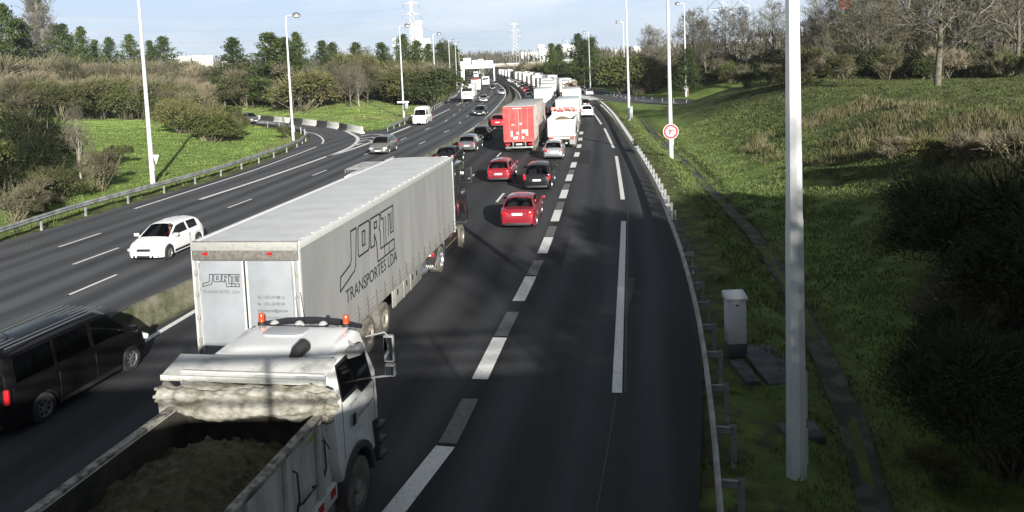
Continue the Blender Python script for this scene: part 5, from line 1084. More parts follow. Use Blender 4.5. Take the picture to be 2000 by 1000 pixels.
# front board leaning over the cab, tarpaulin roll
mb=MB(); mb.prism([(-.16,3.02),(.42,3.17),(.42,3.21),(-.16,3.06)],0,-1.56,1.30); mb.build('cover_board',mat('scuffed_board',(.60,.60,.58),.5,.2,col2=(.26,.26,.25),vscale=2.8,lo=.50,hi=.78),t,bevel=.01)
mb=MB(); mb.b(-1.56,1.30,-.18,-.15,2.98,3.07); mb.b(-1.3,1.26,-.03,.03,zr+.3,3.03); mb.build('board_edge',W1,t)
TARP=mat('cream_tarpaulin',(.30,.29,.26),.8,col2=(.10,.095,.06),vscale=5.5,lo=.42,hi=.64,bump=.6,bscale=6,stretch=(.6,1.5,1.5))
def tarp(u,v):
    x=-1.50+u*2.94; a=v*2*PI; n=math.sin(x*3.1+v*5)*.5+math.sin(x*5.1-a*2)*.5; pinch=1-.30*math.exp(-((x+1.28)/.10)**2)-.22*math.exp(-((x-1.05)/.12)**2)
    r=(.185+.022*n+.024*math.sin(a*4+x*1.6)+.014*math.sin(a*9+x*2.7)+.006*math.sin(x*31+a*2))*pinch; sag=-.05*math.sin(u*PI)
    return (x,-.23+math.cos(a)*r*1.05,2.70+sag+math.sin(a)*r*1.30+.03*math.sin(x*4))
MB().grid(tarp,150,36).build('tarpaulin',TARP,t,smooth=75)
def tarp2(u,v):
    x=-1.15+u*2.3; z=3.0-v*.17; return (x,-.20-.04*math.sin(v*PI)-.018*math.sin(v*22+x*2),z-.03*math.sin(u*PI*1.0)+.012*math.sin(x*14))
MB().grid(tarp2,60,22).build('tarpaulin_folds',TARP,t,smooth=75)
mb=MB()
for k in range(4): mb.tube([(-1.35-.03*k,-.24,2.70+.05*k),(-1.62-.05*(k%2),-.26+.03*k,2.66+.055*k)],[.05,.032],8)
mb.build('tarpaulin_end',TARP,t,smooth=60)
def tarp3(u,v):
    a=u*2*PI; r=(.13+.035*math.sin(a*5)+.02*math.sin(a*11))*(1-.55*v)+.04*v; return (1.10+v*.42+.02*math.sin(a*7),-.20+math.cos(a)*r,2.80-.08*v+math.sin(a)*r*1.5)
MB().grid(tarp3,48,8).build('tarpaulin_end',TARP,t,smooth=60)
mb=MB(); mb.tube([(1.12,-.30,2.62),(1.24,-.34,2.5),(1.33,-.36,2.2),(1.40,-.30,2.0)],.011,5); mb.tube([(1.33,.02,2.62),(1.34,.02,2.3)],.014,5); mb.build('tie_rope',BLK,t)
# the load
SOIL=mat('dark_soil',(.055,.050,.024),.95,col2=(.115,.105,.055),vscale=9,lo=.35,hi=.68,bump=1.0,bscale=22)
def soil(u,v):
    x=-1.19+u*2.38; y=yb+.02+v*(-yb-.12); m=math.exp(-((y+1.75)/1.5)**2-((x+.05)/.95)**2)*.50+math.exp(-((y+4.4)/1.6)**2-((x-.1)/1.1)**2)*.45
    n=vnoise(x,y,.5,3)*.16+vnoise(x,y,.16,4)*.07+vnoise(x,y,.06,7)*.035; n=n+max(0,float(vnoise(x,y,.11,9))-.62)*.28; return (x,y,1.80+m*1.15+float(n)-.18*sst((y+.9)/.8)*1.0)
so_=MB().grid(soil,110,280).build('soil_heap',SOIL,None,smooth=180); so_.location=t.location; so_.rotation_euler=t.rotation_euler; tag(so_,'heap of dark soil lying in the bed of the foreground tipper lorry','soil')
mb=MB(); r_=random.Random(4)
for k in range(8): mb.v and None
# cab
Wc=1.22
cb=MB(); yB=.50; yF=2.42
prof=[(yB,1.28),(yB,3.02),(yB+.10,3.16),(yF-.62,3.20),(yF-.36,3.10),(yF-.03,2.22),(yF,1.7),(yF,.95),(yF-.22,.80)]
yw=1.22
prof+=[(yw+.66*math.cos(a),.52+.72*math.sin(a)) for a in np.linspace(.15,PI*.86,10)]
cbo=cb.prism(prof,0,-Wc,Wc)
for i,(x,y,z) in enumerate(cb.v):
    if z>2.2: cb.v[i]=(x*(1-.14*(z-2.2)),y,z)
cb.build('cab',W2,t,bevel=.06)
def rfc(u,v):
    x=(-1+2*u)*.92; y=yB+.10+v*1.30; return (x,y,3.165+.04*v+.055*(1-abs(2*u-1)**4)*(1-abs(2*v-1)**6))
MB().grid(rfc,24,12).build('cab_roof',W2,t,smooth=60)
mb=MB(); hp=[]
for k in range(24):
    a=2*PI*k/24; c,s=math.cos(a),math.sin(a); hp.append((-.13+.40*math.copysign(abs(c)**.45,c),1.50+.24*math.copysign(abs(s)**.45,s)))
mb.prism(hp,2,3.20,3.268); mb.build('roof_hatch',mat('grey_hatch',(.36,.37,.39),.4,coat=.3),t,bevel=.01)
mb=MB(); mb.tube([(.55,.42,3.18),(.56,.52,3.26),(.60,.72,3.30)],[.10,.115,.12],14); mb.build('air_intake',BLK,t,smooth=50); MB().lathe([(0,.0),(.10,.0)],(.605,.735,3.305),'y',16).build('intake_grid',mat('brass_mesh',(.20,.15,.08),.6),t)
mb=MB(); vs=[(-1.02,2.28,3.10),(-.5,2.42,3.13),(0,2.46,3.14),(.5,2.42,3.13),(1.02,2.28,3.10)]; mb.tube(vs,[.03,.042,.045,.042,.03],8,flat=1.6); mb.build('sun_visor',mat('smoked_visor',(.015,.016,.02),.15,coat=1),t,smooth=60)
mb=MB()
for x in (-.62,-.12,.36): mb.lathe([(0,.06),(.05,.045),(.09,.0)],(x,2.02,3.22),'z',12)
mb.build('marker_lamp',mat('grey_cap',(.35,.35,.36),.5),t,smooth=50)
for x in (-.86,.84):
    b=MB().lathe([(.0,.0),(.075,.0),(.075,.05),(.06,.06)],(x,1.98,3.20),'z',16).build('beacon',BLK,t,smooth=40); MB().lathe([(.058,0),(.058,.14),(.04,.165),(0,.17)],(x,1.98,3.26),'z',16).build('beacon_lens',mat('orange_lens',(.55,.06,.015),.15,coat=1),b,smooth=40)
MB().tube([(.0,2.05,3.2),(-.02,1.95,3.85)],.008,5).build('antenna',BLK,t)
for s in (1,-1):
    X=s*(Wc+.004); k=lambda z:s*(Wc*(1-.14*max(0,z-2.2))+.007)
    mb=MB(); P_=[(.78,2.33),(1.42,2.30),(1.62,2.15),(2.12,2.14),(2.02,2.82),(1.92,2.88),(.80,2.88)]; mb.add([(k(z),y,z) for y,z in P_],[tuple(range(7))]); mb.build('side_window',GLC,t)
    mb=MB(); mb.add([(k(z)-s*.004,y,z) for y,z in [(.74,2.28),(1.42,2.25),(1.60,2.10),(2.17,2.09),(2.05,2.86),(1.94,2.93),(.76,2.93)]],[tuple(range(7))]); mb.build('window_seal',BLK,t)
    mb=MB(); mb.b(s*Wc,s*(Wc+.004),.70,.714,1.30,2.28); mb.b(s*Wc,s*(Wc+.004),2.20,2.212,1.1,2.1); mb.build('door_gap',BLK,t)
    mb=MB(); mb.b(s*Wc,s*(Wc+.02),1.12,1.26,1.68,1.90); mb.build('door_handle',BLK,t,bevel=.015)
    mb=MB(); pts=[(yw+.74*math.cos(a),.52+.80*math.sin(a)) for a in np.linspace(.0,PI*.93,16)]+[(yw+.62*math.cos(a),.52+.68*math.sin(a)) for a in np.linspace(PI*.93,.0,16)]; mb.prism(pts,0,s*(Wc-.30),s*(Wc+.07)); mb.build('mudguard',mat('grey_black_plastic',(.035,.035,.04),.6),t,bevel=.015)
    mb=MB(); [mb.box((s*(Wc-.02),yF-.10,.55+.30*i),(.28,.34,.06)) for i in range(3)]; mb.b(s*(Wc-.2),s*(Wc-.0),yF-.3,yF,.45,1.3); mb.build('step',BLK,t,bevel=.02)
    twheel(t,s*(Wc-.13),yw,.52,.32,mat('grey_steel_rim',(.13,.13,.13),.6,col2=(.22,.21,.19),vscale=6),RUBD)
    mb=MB(); mb.b(s*(Wc-.5),s*(Wc-.02),-1.2,.25,.55,1.05); mb.build('fuel_tank',mat('tank_grey',(.14,.14,.14),.6,.4),t,bevel=.05)
    if s<0: continue
    mb=MB(); mb.tube([(s*Wc,1.95,3.02),(s*(Wc+.36),1.98,3.10),(s*(Wc+.44),2.0,3.0)],.018,6); mb.tube([(s*Wc,2.12,2.16),(s*(Wc+.40),2.06,2.24)],.018,6); mb.build('mirror_arm',STEEL,t,smooth=60)
    mb=MB(); mb.box((s*(Wc+.42),2.03,2.78 if s>0 else 2.45),(.20,.10,.52)); mb.box((s*(Wc+.42),2.05,2.36 if s>0 else 2.05),(.20,.12,.24)); mo=mb.build('mirror',mat('mirror_shell',(.20,.20,.21),.5),t,bevel=.03)
    mb=MB(); mb.b(s*(Wc+.34),s*(Wc+.50),1.972,1.978,2.56,3.0); mb.b(s*(Wc+.34),s*(Wc+.50),1.984,1.989,2.27,2.44); mb.build('mirror_glass',mat('mirror_silver',(.5,.52,.55),.03,1.0),mo)
mb=MB(); mb.box((1.24,1.35,2.98),(.26,.24,.16),rotm(.1,.0,-.3)); mb.tube([(1.05,1.5,3.1),(1.22,1.42,3.02)],.03,6); mb.build('kerb_mirror',mat('mirror_shell',(.2,.2,.21),.5),t,bevel=.03)
lettering(t,'VAN RI BMI',.075,(Wc+.007,1.02,2.06),(0,1,0),(0,0,1),INK,width=.34,shear=.2)
lettering(t,"Chantiers d'Aquitaine",.11,(Wc+.007,1.30,1.72),(0,1,0),(0,0,1),INK,width=.86,shear=.2)
mb=MB(); mb.prism([(.52,1.0),(.52,2.95),(.30,2.95),(.30,1.0)],0,-1.05,1.05); mb.build('rear_panel',W2,t,bevel=.02)
mb=MB(); mb.add([(-.95,yF-.035,2.24),(.95,yF-.035,2.24),(.90,yF-.34,3.02),(-.90,yF-.34,3.02)],[(0,1,2,3)]); [None]; mb.build('windscreen',GLD,t)
mb=MB(); mb.b(-1.2,1.2,yF-.02,yF+.08,.45,.95); mb.build('bumper',W2,t,bevel=.04)
chassis(t,-6.2,2.2,1.0,.9)
for y in (-3.3,-4.7):
    for s in (-1,1): twheel(t,s*1.02,y,.52,.40,mat('grey_steel_rim',(.13,.13,.13),.6),RUBD)
mb=MB(); mb.box((.42,1.35,2.05),(.5,.5,.12)); mb.box((.42,1.08,2.35),(.46,.12,.6)); mb.build('seat',SEAT,t,bevel=.04)
def tin(x,y,z): v=Matrix.Rotation(-HT,3,'Z')@Vector((x,y,z)); return (v.x+OT[0],v.y+OT[1],z)
# ---- the other lorries
REDBOX=mat('lorry_red',(.52,.045,.045),.5,col2=(.58,.10,.09),vscale=2.0,lo=.45,hi=.75)
rl=lorry('box_lorry','lorry with bright red rear doors and grey roof, queueing beside the median wall',13.2,2.6,4.15,mat('mottled_side',(.55,.53,.50),.6,col2=(.42,.22,.20),vscale=1.6,lo=.48,hi=.62),P_RED,rear=REDBOX,roofm=mat('grey_roof',(.36,.37,.36),.7,var=.1),z0=1.05)
placel(rl,1015,300)
for x,z,a,b in [(-.62,1.75,.17,.50),(.42,1.95,.28,.30),(.72,1.85,.20,.52),(-.10,1.80,.20,.18),(-.40,1.38,.22,.22),(-.20,1.40,.18,.24),(.35,1.42,.20,.20),(-.5,2.55,.24,.07),(.2,2.62,.2,.16),(-.1,3.98,.75,.07)]: MB().box((x,-.045,z),(a,.012,b)).build('sticker',mat('sticker_white',(.65,.65,.62),.6,var=.1),rl)
# white tipper with a load, in the queue
t=thing('tipper_lorry','white tipper lorry loaded with brown earth, queueing ahead of the silver hatchback','lorry',PARK,0)
hw=1.25; mb=MB(); mb.b(-hw,hw,0,.08,1.15,2.62); mb.b(-hw,-hw+.07,0,6,1.15,2.75); mb.b(hw-.07,hw,0,6,1.15,2.75); mb.b(-hw,hw,5.92,6,1.15,3.3); mb.b(-hw,hw,0,6,1.1,1.16); mb.build('load_bed',WHITEBOX,t,bevel=.02)
mb=MB(); [mb.b(x-.05,x+.05,-.03,.0,1.2,2.6) for x in (-1.2,-.45,.35,1.2)]; mb.b(-hw,hw,-.032,0,2.52,2.64); mb.b(-hw-.03,hw+.03,-.035,0,1.12,1.24); mb.build('tailgate_rib',mat('rib_grey',(.50,.50,.48),.6,var=.15),t)
def s2(u,v):
    x=-1.17+u*2.34;y=.1+v*5.8; return (x,y,2.2+.55*math.exp(-((y-2.2)/1.6)**2-(x/.9)**2)+.1*float(vnoise(x,y,.3,2)))
t2=MB().grid(s2,24,40).build('earth_heap',mat('pale_earth',(.16,.12,.07),.95,col2=(.24,.19,.12),vscale=3,bump=.6),None,smooth=180); tag(t2,'brown earth heap in the bed of the queueing white tipper lorry','earth')
mb=MB(); mb.tube([(x,5.7+.03*math.sin(x*9),3.25+.05*math.sin(x*5)) for x in np.linspace(-1.3,1.3,24)],[.20+.04*math.sin(i*1.9) for i in range(24)],10); mb.build('tarpaulin',mat('red_tarpaulin',(.55,.07,.07),.7,col2=(.62,.50,.46),vscale=4,lo=.45,hi=.6),t,smooth=60)
mb=MB(); mb.b(-1.2,1.2,.05,.25,.85,1.05); mb.build('rear_beam',W1,t); 
for s in (-1,1):
    MB().box((s*.95,-.02,.96),(.4,.06,.13)).build('tail_light',REDL,t,bevel=.01); mb=MB(); mb.b(s*1.22,s*.70,.15,.2,.35,.85); mb.build('mudflap',mat('grey_flap',(.25,.25,.24),.8),t)
    for y in (1.1,2.5,7.2): twheel(t,s*1.02,y,.5,.42 if y<3 else .3)
chassis(t,.2,8.2); cab(t,6.4,8.4,.95,3.1,2.42,WHP,white=True)
placel(t,1098,290); t2.location=t.location; t2.rotation_euler=t.rotation_euler
# white lorries of the queue: (photo x, ground y or distance, length, height, label)
LW=lambda n,lb,L_,Ht,mb_=None,**k: lorry(n,lb,L_,2.55,Ht,mb_ or WHITEBOX,WHP,**k)
BOXC=[WHITEBOX,mat('grey_box_panel',(.42,.43,.43),.5,var=.12,vscale=.5),mat('cream_box_panel',(.55,.50,.40),.5,var=.1,vscale=.5),mat('blue_box_panel',(.20,.28,.42),.5,var=.15,vscale=.5)]
def offm(y,o): h=HD(y); return (XM(y)+o*math.cos(h),y-o*math.sin(h))
placel(LW('box_lorry','white box lorry directly ahead of the bright red lorry',9.5,3.9,axles=(1.6,2.9)),1062,226)
placel(LW('open_trailer','white high-sided lorry directly ahead of the white tipper, its grey load cover showing',9.0,3.55,axles=(1.6,2.9),roofm=mat('pale_cover',(.52,.56,.60),.7)),0,0,xy=(6.3,88))
placel(LW('box_lorry','white box lorry with a lighter box top, two vehicles ahead of the white tipper',10,3.95),0,0,xy=offm(109,10.3))
placel(LW('box_lorry','tall white box lorry behind the loaded skip lorry',11,4.1),0,0,xy=offm(147,10.5))
placel(LW('box_lorry','long white lorry in the left queue lane, ahead of the white box lorry',11,4.0),0,0,xy=offm(133,6.6))
placel(LW('box_lorry','white panel-sided lorry further up the left queue lane',12,4.0),0,0,xy=offm(153,6.6))
for k,y in enumerate((176,199,222,246)): placel(LW('box_lorry','distant '+['white','grey','white','cream'][k]+' lorry in the queue where the road bends left',12,[4.0,3.6,4.0,3.3][k],mb_=BOXC[[0,1,0,2][k]],group='distant lorries in the left queue lane'),0,0,xy=offm(y,6.8))
for k,y in enumerate((170,192,215,240,266)): placel(LW('box_lorry','distant '+['white','white','grey','blue','white'][k]+' lorry in the right lane of the queue',[12,8,12,10,12][k],[4.0,3.4,4.0,3.7,4.0][k],mb_=BOXC[[0,0,1,3,0][k]],group='distant lorries in the right queue lane'),0,0,xy=offm(y,10.6))
far0=LW('box_lorry','far white lorry at the head of the queue below the gantry',12,4.0,group='far lorries towards the gantry'); placel(far0,0,0,xy=offm(272,6.8))
for y,o_ in [(298,6.8),(325,6.8),(352,6.8),(380,6.8),(410,6.8),(445,6.8),(480,6.8),(295,10.6),(322,10.6),(350,10.6),(380,10.6),(415,10.6),(455,10.6)]: placel(copy_tree(far0),0,0,xy=offm(y,o_))
fc=car('hatchback','far white car in the lane along the median, up the queue','car','hatch',P_WH,detail=False,group='far cars in the median lane'); cars_y=[262,272,283,296,310,326]
for k,y in enumerate(cars_y):
    o=fc if k==0 else copy_tree(fc); x_,y_=offm(y,3.1); o.location=(x_,y_,0); o.rotation_euler=(0,0,-HD(y))
# skip lorry with a rough load (brown, spiky outline)
t=thing('skip_lorry','lorry carrying an untidy brown load, right of the tall white lorries','lorry',PARK,0)
mb=MB(); mb.b(-1.2,1.2,0,6,1.2,2.4); mb.build('skip',mat('rusty_skip',(.25,.17,.10),.8,col2=(.12,.09,.06),vscale=3),t,bevel=.04); mb=MB(); r_=random.Random(8)
for k in range(70): mb.box((r_.uniform(-1,1),r_.uniform(.2,5.6),2.5+r_.uniform(0,2.4)*(1-.5*r_.random())),(r_.uniform(.1,.7),r_.uniform(.1,.9),r_.uniform(.05,.5)),rotm(r_.uniform(0,3),r_.uniform(-.6,.6),r_.uniform(-.6,.6)))
mb.build('scrap_load',mat('scrap',(.30,.25,.18),.85,col2=(.10,.08,.05),vscale=4),t); chassis(t,.2,8)
for y in (1.2,2.6,7.0):
    for s in (-1,1): twheel(t,s*1.02,y)
cab(t,6.3,8.3,.95,3.2,2.4,WHP,white=True); placel(t,0,0,xy=offm(127,10.4))
# oncoming lorries
placel(LW('box_lorry','white lorry driving towards the viewer, nearest of the oncoming lorries',8,3.7,caph=3.3,axles=(1.6,)),0,0,xy=(0,0))
o=bpy.data.objects[[k.name for k in COL.objects if k.get('label','').startswith('white lorry driving towards')][0]]
def onc(o,x,y,L_):
    q=G(x,y); h=HD(q[1]); o.location=(q[0]+math.sin(h)*L_,q[1]+math.cos(h)*L_,0); o.rotation_euler=(0,0,-h+PI)
onc(o,913,200,10.9)
o=LW('box_lorry','second oncoming white lorry with a low bonnet and red sign on its roof',6.5,3.5,caph=2.7,axles=(1.6,),gap=.4); onc(o,930,180,9.2)
mb=MB(); mb.b(-.9,.9,6.9,7.1,3.55,3.85); mb.build('roof_sign',P_RED,o)
o=LW('box_lorry','oncoming white coach-like lorry in the inner lane under the gantry',7,3.4,caph=3.3,axles=(1.6,),gap=.3); onc(o,949,169,9.6)
o=LW('box_lorry','small far oncoming white lorry below the middle of the gantry',7,3.6,axles=(1.6,),group='far oncoming lorries'); onc(o,930,153,9.9)
o=LW('box_lorry','far oncoming white lorry under the right end of the gantry',7,3.6,axles=(1.6,),group='far oncoming lorries'); onc(o,940,146,9.9)
# ------------------------------------------------------------------ lamp posts
GALV=mat('pale_pole_paint',(.62,.63,.64),.45,.15,col2=(.50,.51,.53),vscale=1.3,lo=.4,hi=.8)
LAMPT=mat('lamp_cap',(.34,.36,.38),.3,.7); LAMPB=mat('lamp_bowl',(.72,.73,.74),.15,.1,coat=1)
def lamp(label,x,y,h,arm=1,r=.12,sides=10,size=1.0,group=None,small=False):
    z=float(hz(x,y)[0]); z=max(z,-.05); t=thing('street_lamp',label,'street lamp',(x,y,z),0,group); rl_=r*2.2 if sides==8 else r
    MB().tube([(0,0,-.3),(0,0,h*.33),(0,0,h)],[r*1.15,r*.9,r*.55],sides).build('pole',GALV,t,smooth=(None if sides==8 else 60))
    if small:
        MB().tube([(0,0,h-.03),(arm*.5,0,h+.05)],.05,8).build('arm',GALV,t,smooth=60); MB().lathe([(0,.14),(.22,.12),(.34,0),(.2,-.08),(0,-.1)],(arm*.8,0,h),'z',16).build('lamp_head',LAMPB,t,smooth=50); return t
    MB().tube([(0,0,h-.15),(arm*.25,0,h+.02),(arm*.75,0,h+.04)],.055,8).build('arm',GALV,t,smooth=60)
    b=MB().lathe([(.50,0),(.50,.06),(.42,.24),(.26,.38),(0,.44)],(arm*1.25,0,h-.05),'z',20).build('lamp_cap',LAMPT,t,smooth=50)
    MB().lathe([(.50,0),(.44,-.10),(.28,-.20),(0,-.25)],(arm*1.25,0,h-.05),'z',20).build('lamp_bowl',LAMPB,b,smooth=50)
    MB().b(r*.9,r*.9+.06,-.09,.09,1.0,1.5).build('hatch_door',GALV,t)
    return t
def lamp_px(label,x,yb,yt=None,h=14,arm=1,**k):
    q=GT(x,yb)
    if yt is not None:
        d=math.hypot(q[0],q[1]); h=H_+(YH(x)-yt)/F_*d-q[2]
    return lamp(label,q[0],q[1],h,arm,**k)
lamp_px('tall lamp post at the left edge of the oncoming road, its head above the photo',299,362,h=15.5,r=.17)
lamp_px('second lamp post from the left, standing inside the curve of the ramp',573,276,40,r=.15)
lamp_px('lamp post in front of the first pylon, left of the white van',789,230,55,r=.14)
lamp_px('lamp post between the white van and the white sign board',852,206,71,r=.13)
lamp_px('lamp post just right of the white sign board',881,186,83,r=.12)
lamp_px('lamp post at the left of the gantry, above the nearest oncoming lorry',893,176,88,r=.12)
lamp_px('thin lamp post touching the left leg of the sign gantry',899,166,104,r=.12)
lamp_px('short lamp on the ramp behind the left thicket',440,212,125,r=.09,small=True)
lamp_px('short lamp between the second and third tall lamp posts on the left bank',809,168,124,r=.09,small=True)
lamp_px('short lamp left of the second tall lamp post, low among the bushes',555,168,126,r=.09,small=True)
lamp_px('short lamp left of the white sign board',860,172,98,r=.09,small=True)
# near post: eight-sided, two sections
q=G(1556,925); t=thing('street_lamp','nearest lamp post, thick eight-sided pale column right of the guard rail','street lamp',(q[0],q[1],0)); zz=4.9
MB().tube([(0,0,-.3),(0,0,zz)],[.200,.168],8).build('lower_pole',GALV,t); MB().tube([(0,0,zz-.02),(0,0,14.5)],[.160,.085],8).build('upper_pole',GALV,t)
MB().tube([(0,0,14.4),(-.5,0,14.6),(-1,0,14.6)],.05,8).build('arm',GALV,t,smooth=60); b=MB().lathe([(.5,0),(.42,.24),(0,.44)],(-1.4,0,14.5),'z',20).build('lamp_cap',LAMPT,t,smooth=50); MB().lathe([(.5,0),(.3,-.2),(0,-.25)],(-1.4,0,14.5),'z',20).build('lamp_bowl',LAMPB,b,smooth=50)
mb=MB(); mb.box((.174,-.02,1.55),(.02,.13,.9)); mb.box((.178,-.02,.55),(.02,.14,.7)); mb.build('hatch_door',GALV,t)
lamp_px('lamp post carrying the round no-left-turn sign',1311,310,h=14.5,arm=-1,r=.17)
lamp_px('lamp post left of the sign post one, with a grey box on its foot',1229,235,-2,arm=-1,r=.16)
lamp_px('slimmer lamp post right behind the one with the grey box',1221,184,47,arm=-1,r=.14)
lamp_px('lamp post with the small round sign by the far guard rail of the slip road',1340,192,13,arm=-1,r=.16)
lamp_px('lamp post behind the white saloon on the slip road',1153,173,67,arm=-1,r=.14)
for k,(x,yt,lb) in enumerate([(1108,79,'lamp post rising behind the skip lorry'),(1079,86,'lamp post between the round dark pines'),(1059,100,'lamp post left of the round dark pines'),(1037,109,'lamp post over the white lorries, left of the white tower building')]):
    q=G(x,yt,15.0); lamp(lb,q[0],q[1],15,-1,r=.14,group=None)
for k in range(14):
    y=330+k*26; x_=XR(y)+1.2; lamp('distant lamp post in the curved row beyond the queue',x_,y,14,-1,r=.13,sides=6,group='distant lamp posts right of the road')
for k in range(7):
    y=345+k*45; x_=XL(y)-1.5; lamp('distant lamp post beyond the sign gantry on the left side',x_,y,14,1,r=.13,sides=6,group='distant lamp posts left of the road')
# ------------------------------------------------------------------ signs
def disc_sign(label,org,r,symbol=True,pole=None):
    t=thing('road_sign',label,'road sign',tuple(org)); MB().lathe([(0,.0),(r,.0),(r,.03),(0,.03)],(0,0,0),'y',40).build('sign_plate',mat('sign_white',(.75,.75,.74),.45),t)
    MB().lathe([(r*.94,-.004),(r*.94,-.009),(r*.66,-.009),(r*.66,-.004)],(0,0,0),'y',40).build('red_ring',mat('sign_red',(.30,.01,.02),.5),t)
    if symbol:
        mb=MB(); Bk=[(-.22,-.44),(-.04,-.44),(-.04,.10),(.46,.10),(.46,.27),(-.22,.27)]; mb.add([(x*r,-.011,z*r) for x,z in Bk],[(0,1,2,5),(2,3,4,5)]); mb.add([(x*r,-.0112,z*r) for x,z in [(-.34,.19),(-.02,.37),(-.12,.19),(-.02,.01)]],[(0,3,2,1)]) ; mb.build('arrow',INK,t)
        mb=MB(); mb.box((0,-.013,0),(r*1.5,.003,r*.12),rotm(0,0,R(45))); mb.build('red_bar',mat('sign_red',(.30,.01,.02),.5),t)
    return t
q=G(1311,310); disc_sign('round white sign with red rim and barred left arrow on the tall lamp post',(q[0]-.03,q[1]-.22,2.15),.60)
q=GT(1340,192); disc_sign('small distant round red-rimmed sign on the lamp post by the slip road',(q[0],q[1]-.2,q[2]+1.7),.60)
q=GT(848,203); t=thing('road_sign','back of a round grey sign beside the lamp post near the white van','road sign',(q[0]-.4,q[1]+.5,q[2])); MB().lathe([(0,0),(.55,0),(.55,.03),(0,.03)],(0,0,2.2),'y',24).build('sign_plate',STEEL,t); MB().tube([(0,.06,0),(0,.06,2.3)],.04,8).build('post',STEEL,t)
q=GT(872,186); t=thing('sign_board','wide white sign board on two posts, on the grass by the oncoming lanes','sign',tuple(q),R(-8)); MB().b(-1.65,1.75,-.03,.03,1.9,3.1).build('board',WHITEBOX,t,bevel=.02); [MB().tube([(x,.08,-.2),(x,.08,3.0)],.07,8).build('post',STEEL,t) for x in (-1.0,.9)]
q=G(789,230); t=thing('sign_board','small white direction board and grey box on the lamp post left of the white van','sign',(q[0],q[1]-.2,2.0)); MB().b(-.9,.9,-.02,.02,.35,.6).build('board',WHITEBOX,t); MB().b(.25,.75,-.05,.10,-.6,.3).build('box',STEEL,t,bevel=.02)
q=G(299,362); t=thing('sign_board','small white triangular plate on the foot of the tall left lamp post','sign',(q[0]+.35,q[1],1.9)); MB().prism([(-.18,.35),(.25,.35),(.0,-.35)],1,-.02,.02).build('plate',WHITEBOX,t)
q=G(1229,235); t=thing('control_box','grey control box strapped to the foot of the lamp post above the ditch','box',(q[0]+.32,q[1]-.1,1.2)); MB().b(-.13,.13,-.1,.1,-.9,.6).build('housing',STEEL,t,bevel=.02)
# metal cabinet
q=G(1440,690); CABM=mat('cabinet_grey',(.52,.53,.54),.5,col2=(.60,.61,.62),vscale=2,lo=.4,hi=.8)
t=thing('cabinet','narrow pale grey metal cabinet with sloping cap beside the guard rail','cabinet',(q[0],q[1]+.15,0),R(2)); MB().b(-.26,.26,-.18,.18,-.1,.26).build('plinth',SLAB,t,bevel=.01); MB().b(-.25,.25,-.17,.17,.26,1.46).build('housing',CABM,t,bevel=.012)
mb=MB(); mb.prism([(-.22,1.46),(.22,1.46),(.22,1.64),(-.22,1.52)],0,-.29,.29); mb.build('cap',mat('cap_grey',(.58,.59,.60),.45),t,bevel=.012); MB().b(-.235,.235,-.176,-.172,.29,1.43).build('door',CABM,t,bevel=.003); MB().lathe([(0,-.0),(.03,-.0),(.03,.01)],(.0,-.19,1.32),'y',12).build('lock',BLK,t)
# ------------------------------------------------------------------ pylons, mast, wires
PYL=mat('pylon_steel',(.55,.56,.57),.5,.3,var=.1)
def lattice(mb,h,w0,w1,n,r,z0=0):
    lv=[(z0+(h-z0)*(1-(1-i/n)**1.0)) for i in range(n+1)]; W_=lambda z:w0+(w1-w0)*min(1,(z-z0)/(h-z0))**.8
    for i in range(n):
        a,b=W_(lv[i])/2,W_(lv[i+1])/2
        C=[(1,1),(-1,1),(-1,-1),(1,-1)]
        for k in range(4):
            p,q=C[k],C[(k+1)%4]; mb.tube([(p[0]*a,p[1]*a,lv[i]),(p[0]*b,p[1]*b,lv[i+1])],r,4,cap=False); mb.tube([(p[0]*a,p[1]*a,lv[i]),(q[0]*b,q[1]*b,lv[i+1])],r*.6,3,cap=False); mb.tube([(q[0]*a,q[1]*a,lv[i]),(p[0]*b,p[1]*b,lv[i+1])],r*.6,3,cap=False); mb.tube([(p[0]*b,p[1]*b,lv[i+1]),(q[0]*b,q[1]*b,lv[i+1])],r*.6,3,cap=False)
def pylon(label,x,y,h,w0,arms,r=.16,rot=0,w1=1.2):
    t=thing('pylon',label,'pylon',(x,y,0),rot); mb=MB(); lattice(mb,h*.97,w0,w1,13,r); mb.build('tower',PYL,t)
    for f,al in arms:
        z=h*f; mb=MB(); ww=w0+(w1-w0)*f**.8
        for s in (-1,1):
            for yy in (-ww/2,ww/2): mb.tube([(s*ww/2,yy,z),(s*al,0,z)],r*.8,4); mb.tube([(s*ww/2,yy,z+h*.045),(s*al,0,z)],r*.7,4)
            for k in range(1,5): u=k/5; mb.tube([(s*(ww/2+(al-ww/2)*u),0,z),(s*(ww/2+(al-ww/2)*(u-.1)),0,z+h*.045*(1-u))],r*.5,3)
        a=mb.build('cross_arm',PYL,t); mb=MB(); [mb.tube([(s*al,0,z),(s*(al+.2),0,z-h*.045)],.10,5) for s in (-1,1)]; mb.build('insulator',BLK,a)
    return t
p1=G(802,-3,48); pylon('pale lattice pylon rising behind the white silo on the left',p1[0],p1[1],48,6.5,[(.93,4.6),(.80,5.4),(.68,6.0)],r=.20)
p2=G(1004,41,48); pylon('distant pale lattice pylon over the middle of the road',p2[0],p2[1],48,9,[(.93,5),(.80,6),(.68,6.8)],r=.30)
v=G(1425,200,0); ang=math.atan2(v[0],v[1]); d3=165; pylon('dark pylon with wide legs rising out of the bare trees on the right',math.sin(ang)*d3,math.cos(ang)*d3,46,9.5,[(.80,8),(.65,9)],r=.085,w1=2.0,rot=.3)
WIRE=mat('cable',(.30,.31,.33),.6)
